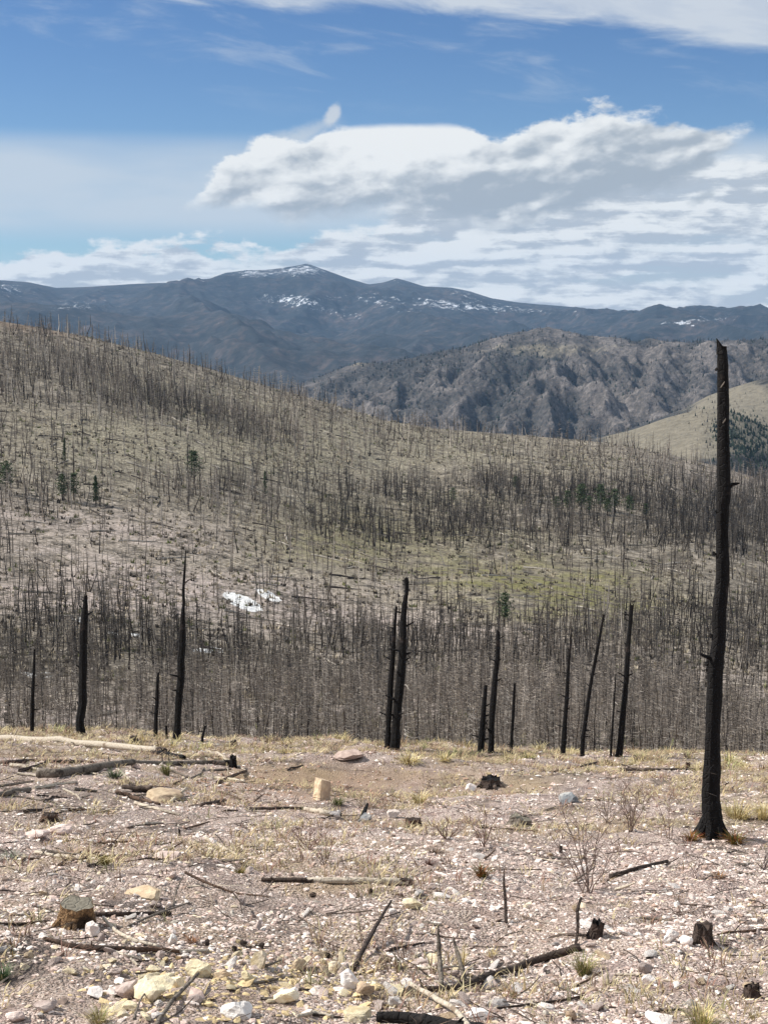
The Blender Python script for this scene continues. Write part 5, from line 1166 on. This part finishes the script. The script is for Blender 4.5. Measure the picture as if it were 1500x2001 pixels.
bush(720, 1580, 70, 34, 'low grey twig bush right of the tan block', 74, 7, (.22, .18, .14), 1.8, 6)
bush(460, 1830, 120, 34, 'low sparse dead stems in the gravel above the pine cones', 75, 9, (.28, .22, .18), 1.6, 6)

def extra_sticks():
    items = []
    for i in range(104):
        if i < 56: px, py = rng.uniform(-20, 520), rng.uniform(1478, 1700)
        elif i < 84: px, py = rng.uniform(200, 1300), rng.uniform(1860, 1995)
        else: px, py = rng.uniform(500, 1500), rng.uniform(1490, 1860)
        a = rng.normal(0, .35); L = rng.uniform(18, 60) * (1.6 if i < 30 else 1) * (1 if py < 1700 else 1.5); mt = str(rng.choice(['pale', 'grey', 'dark', 'brown'], p=[.3, .26, .26, .18])); w = rng.uniform(2.2, 5.5) * (1.6 if i < 30 else 1) * (1 if py < 1700 else 1.3)
        dx, dy = math.cos(a) * L / 2, math.sin(a) * L / 3
        up = rng.uniform(0, .07) if rng.uniform() < .4 else 0
        o = log('stick', [(px - dx, py + dy, w, 0), (px, py, w * .9, up * .4), (px + dx, py - dy, w * .55, up)], mt, 'stick', 'stick', 3000 + i, stubs=0, sides=5)
        items.append((o, {'pale': 'bleached', 'grey': 'grey', 'dark': 'scorched', 'brown': 'brown'}[mt], px, py)); o['group'] = 'small broken sticks in the litter'
    name_by_place(items, '{n} short {look} stick {side} {mark}', LM)
extra_sticks()
def crest_grass():
    n = 850; az = rng.uniform(R(-16), R(16), n); D = rng.uniform(33, 43.5, n); X = D * np.sin(az); Y = D * np.cos(az)
    keep = rng.uniform(0, 1, n) < np.clip(.35 + 1.8 * fbm(X / 1.6, Y / 1.6, 3, 221), .05, 1); X, Y, D = X[keep], Y[keep], D[keep]; n = len(X); Z = zfun(X, Y)
    var = [blades(26, .22, .26, np.random.default_rng(1700 + i), 1.0, .007) for i in range(6)]
    pal = np.array([(.50, .42, .22), (.40, .32, .17), (.30, .21, .13), (.22, .15, .11), (.36, .36, .17)])
    s = rng.uniform(.4, 1.5, n)
    o = scatter('crest_grass', var, rng.integers(0, 6, n), np.stack([X, Y, Z], -1), np.stack([s, s, s], -1), rng.uniform(0, 6.28, n), pal[rng.choice(5, n, p=[.28, .24, .2, .14, .14])] * rng.uniform(.8, 1.2, (n, 1)), M['grass'])
    tag(o, 'uneven dry grass and weeds growing along the crest of the slope', None, None, 'stuff')
crest_grass()
def litter():
    # short dry blades
    n = 42000; w = R(16); az = rng.uniform(-w, w, n); D = np.sqrt(rng.uniform(7 ** 2, 43 ** 2, n)); X = D * np.sin(az); Y = D * np.cos(az)
    nz = fbm(X / 1.2, Y / 1.2, 4, 181) + .15 * sstep(D, 24, 38) - .10
    keep = rng.uniform(0, 1, n) < np.clip(.12 + 1.9 * nz, .02, 1); X, Y, D = X[keep], Y[keep], D[keep]; n = len(X); Z = zfun(X, Y)
    var = [blades(7, .10, .13, np.random.default_rng(1400 + i), 1.0, .0030) for i in range(8)]
    pal = np.array([(.44, .35, .20), (.30, .215, .14), (.54, .46, .28), (.20, .135, .10), (.27, .155, .12), (.24, .22, .12)])
    cols = pal[rng.choice(6, n, p=[.27, .2, .2, .14, .12, .07])]; s = rng.uniform(.5, 1.35, n); wk = 1 + D / 22
    o = scatter('dry_grass', var, rng.integers(0, 8, n), np.stack([X, Y, Z], -1), np.stack([s * wk * .9, s * wk * .9, s], -1), rng.uniform(0, 6, n), cols, M['grass'])
    tag(o, 'thin dry grass scattered over the stony slope', None, None, 'stuff')
    # twig litter
    n = 12000; az = rng.uniform(-w, w, n); D = np.sqrt(rng.uniform(7 ** 2, 42 ** 2, n)); X = D * np.sin(az); Y = D * np.cos(az)
    keep = rng.uniform(0, 1, n) < np.clip(.5 + 1.3 * fbm(X / 1.8, Y / 1.8, 3, 191), .08, 1); X, Y = X[keep], Y[keep]; n = len(X); Z = zfun(X, Y) + .016
    var = []
    for i in range(8):
        rs = np.random.default_rng(1500 + i); k = 4; tt = np.linspace(0, 1, k); P = np.stack([tt - .5, rs.normal(0, .04, k), .02 * np.sin(tt * 3.1) + rs.normal(0, .01, k)], -1); var.append(tube(P, .014 * (1.1 - .6 * tt), 3, 0, .1, False, rs))
    pal = np.array([(.045, .034, .028), (.10, .075, .06), (.22, .18, .145), (.44, .38, .31)])
    s = .08 + .42 * rng.uniform(0, 1, n) ** 2.5
    o = scatter('twig_litter', var, rng.integers(0, 8, n), np.stack([X, Y, Z], -1), np.stack([s, s, s], -1), rng.uniform(0, 6.28, n), pal[rng.choice(4, n, p=[.34, .3, .22, .14])], M['tint'], False, rng.normal(0, .12, n))
    tag(o, 'broken twigs and bark scraps littering the gravel', None, None, 'stuff')
litter()
print('tris', sum(len(m.loop_triangles) or sum(len(p.vertices) - 2 for p in m.polygons) for m in bpy.data.meshes if m.users and len(m.polygons) < 30000), sum(len(m.polygons) for m in bpy.data.meshes))
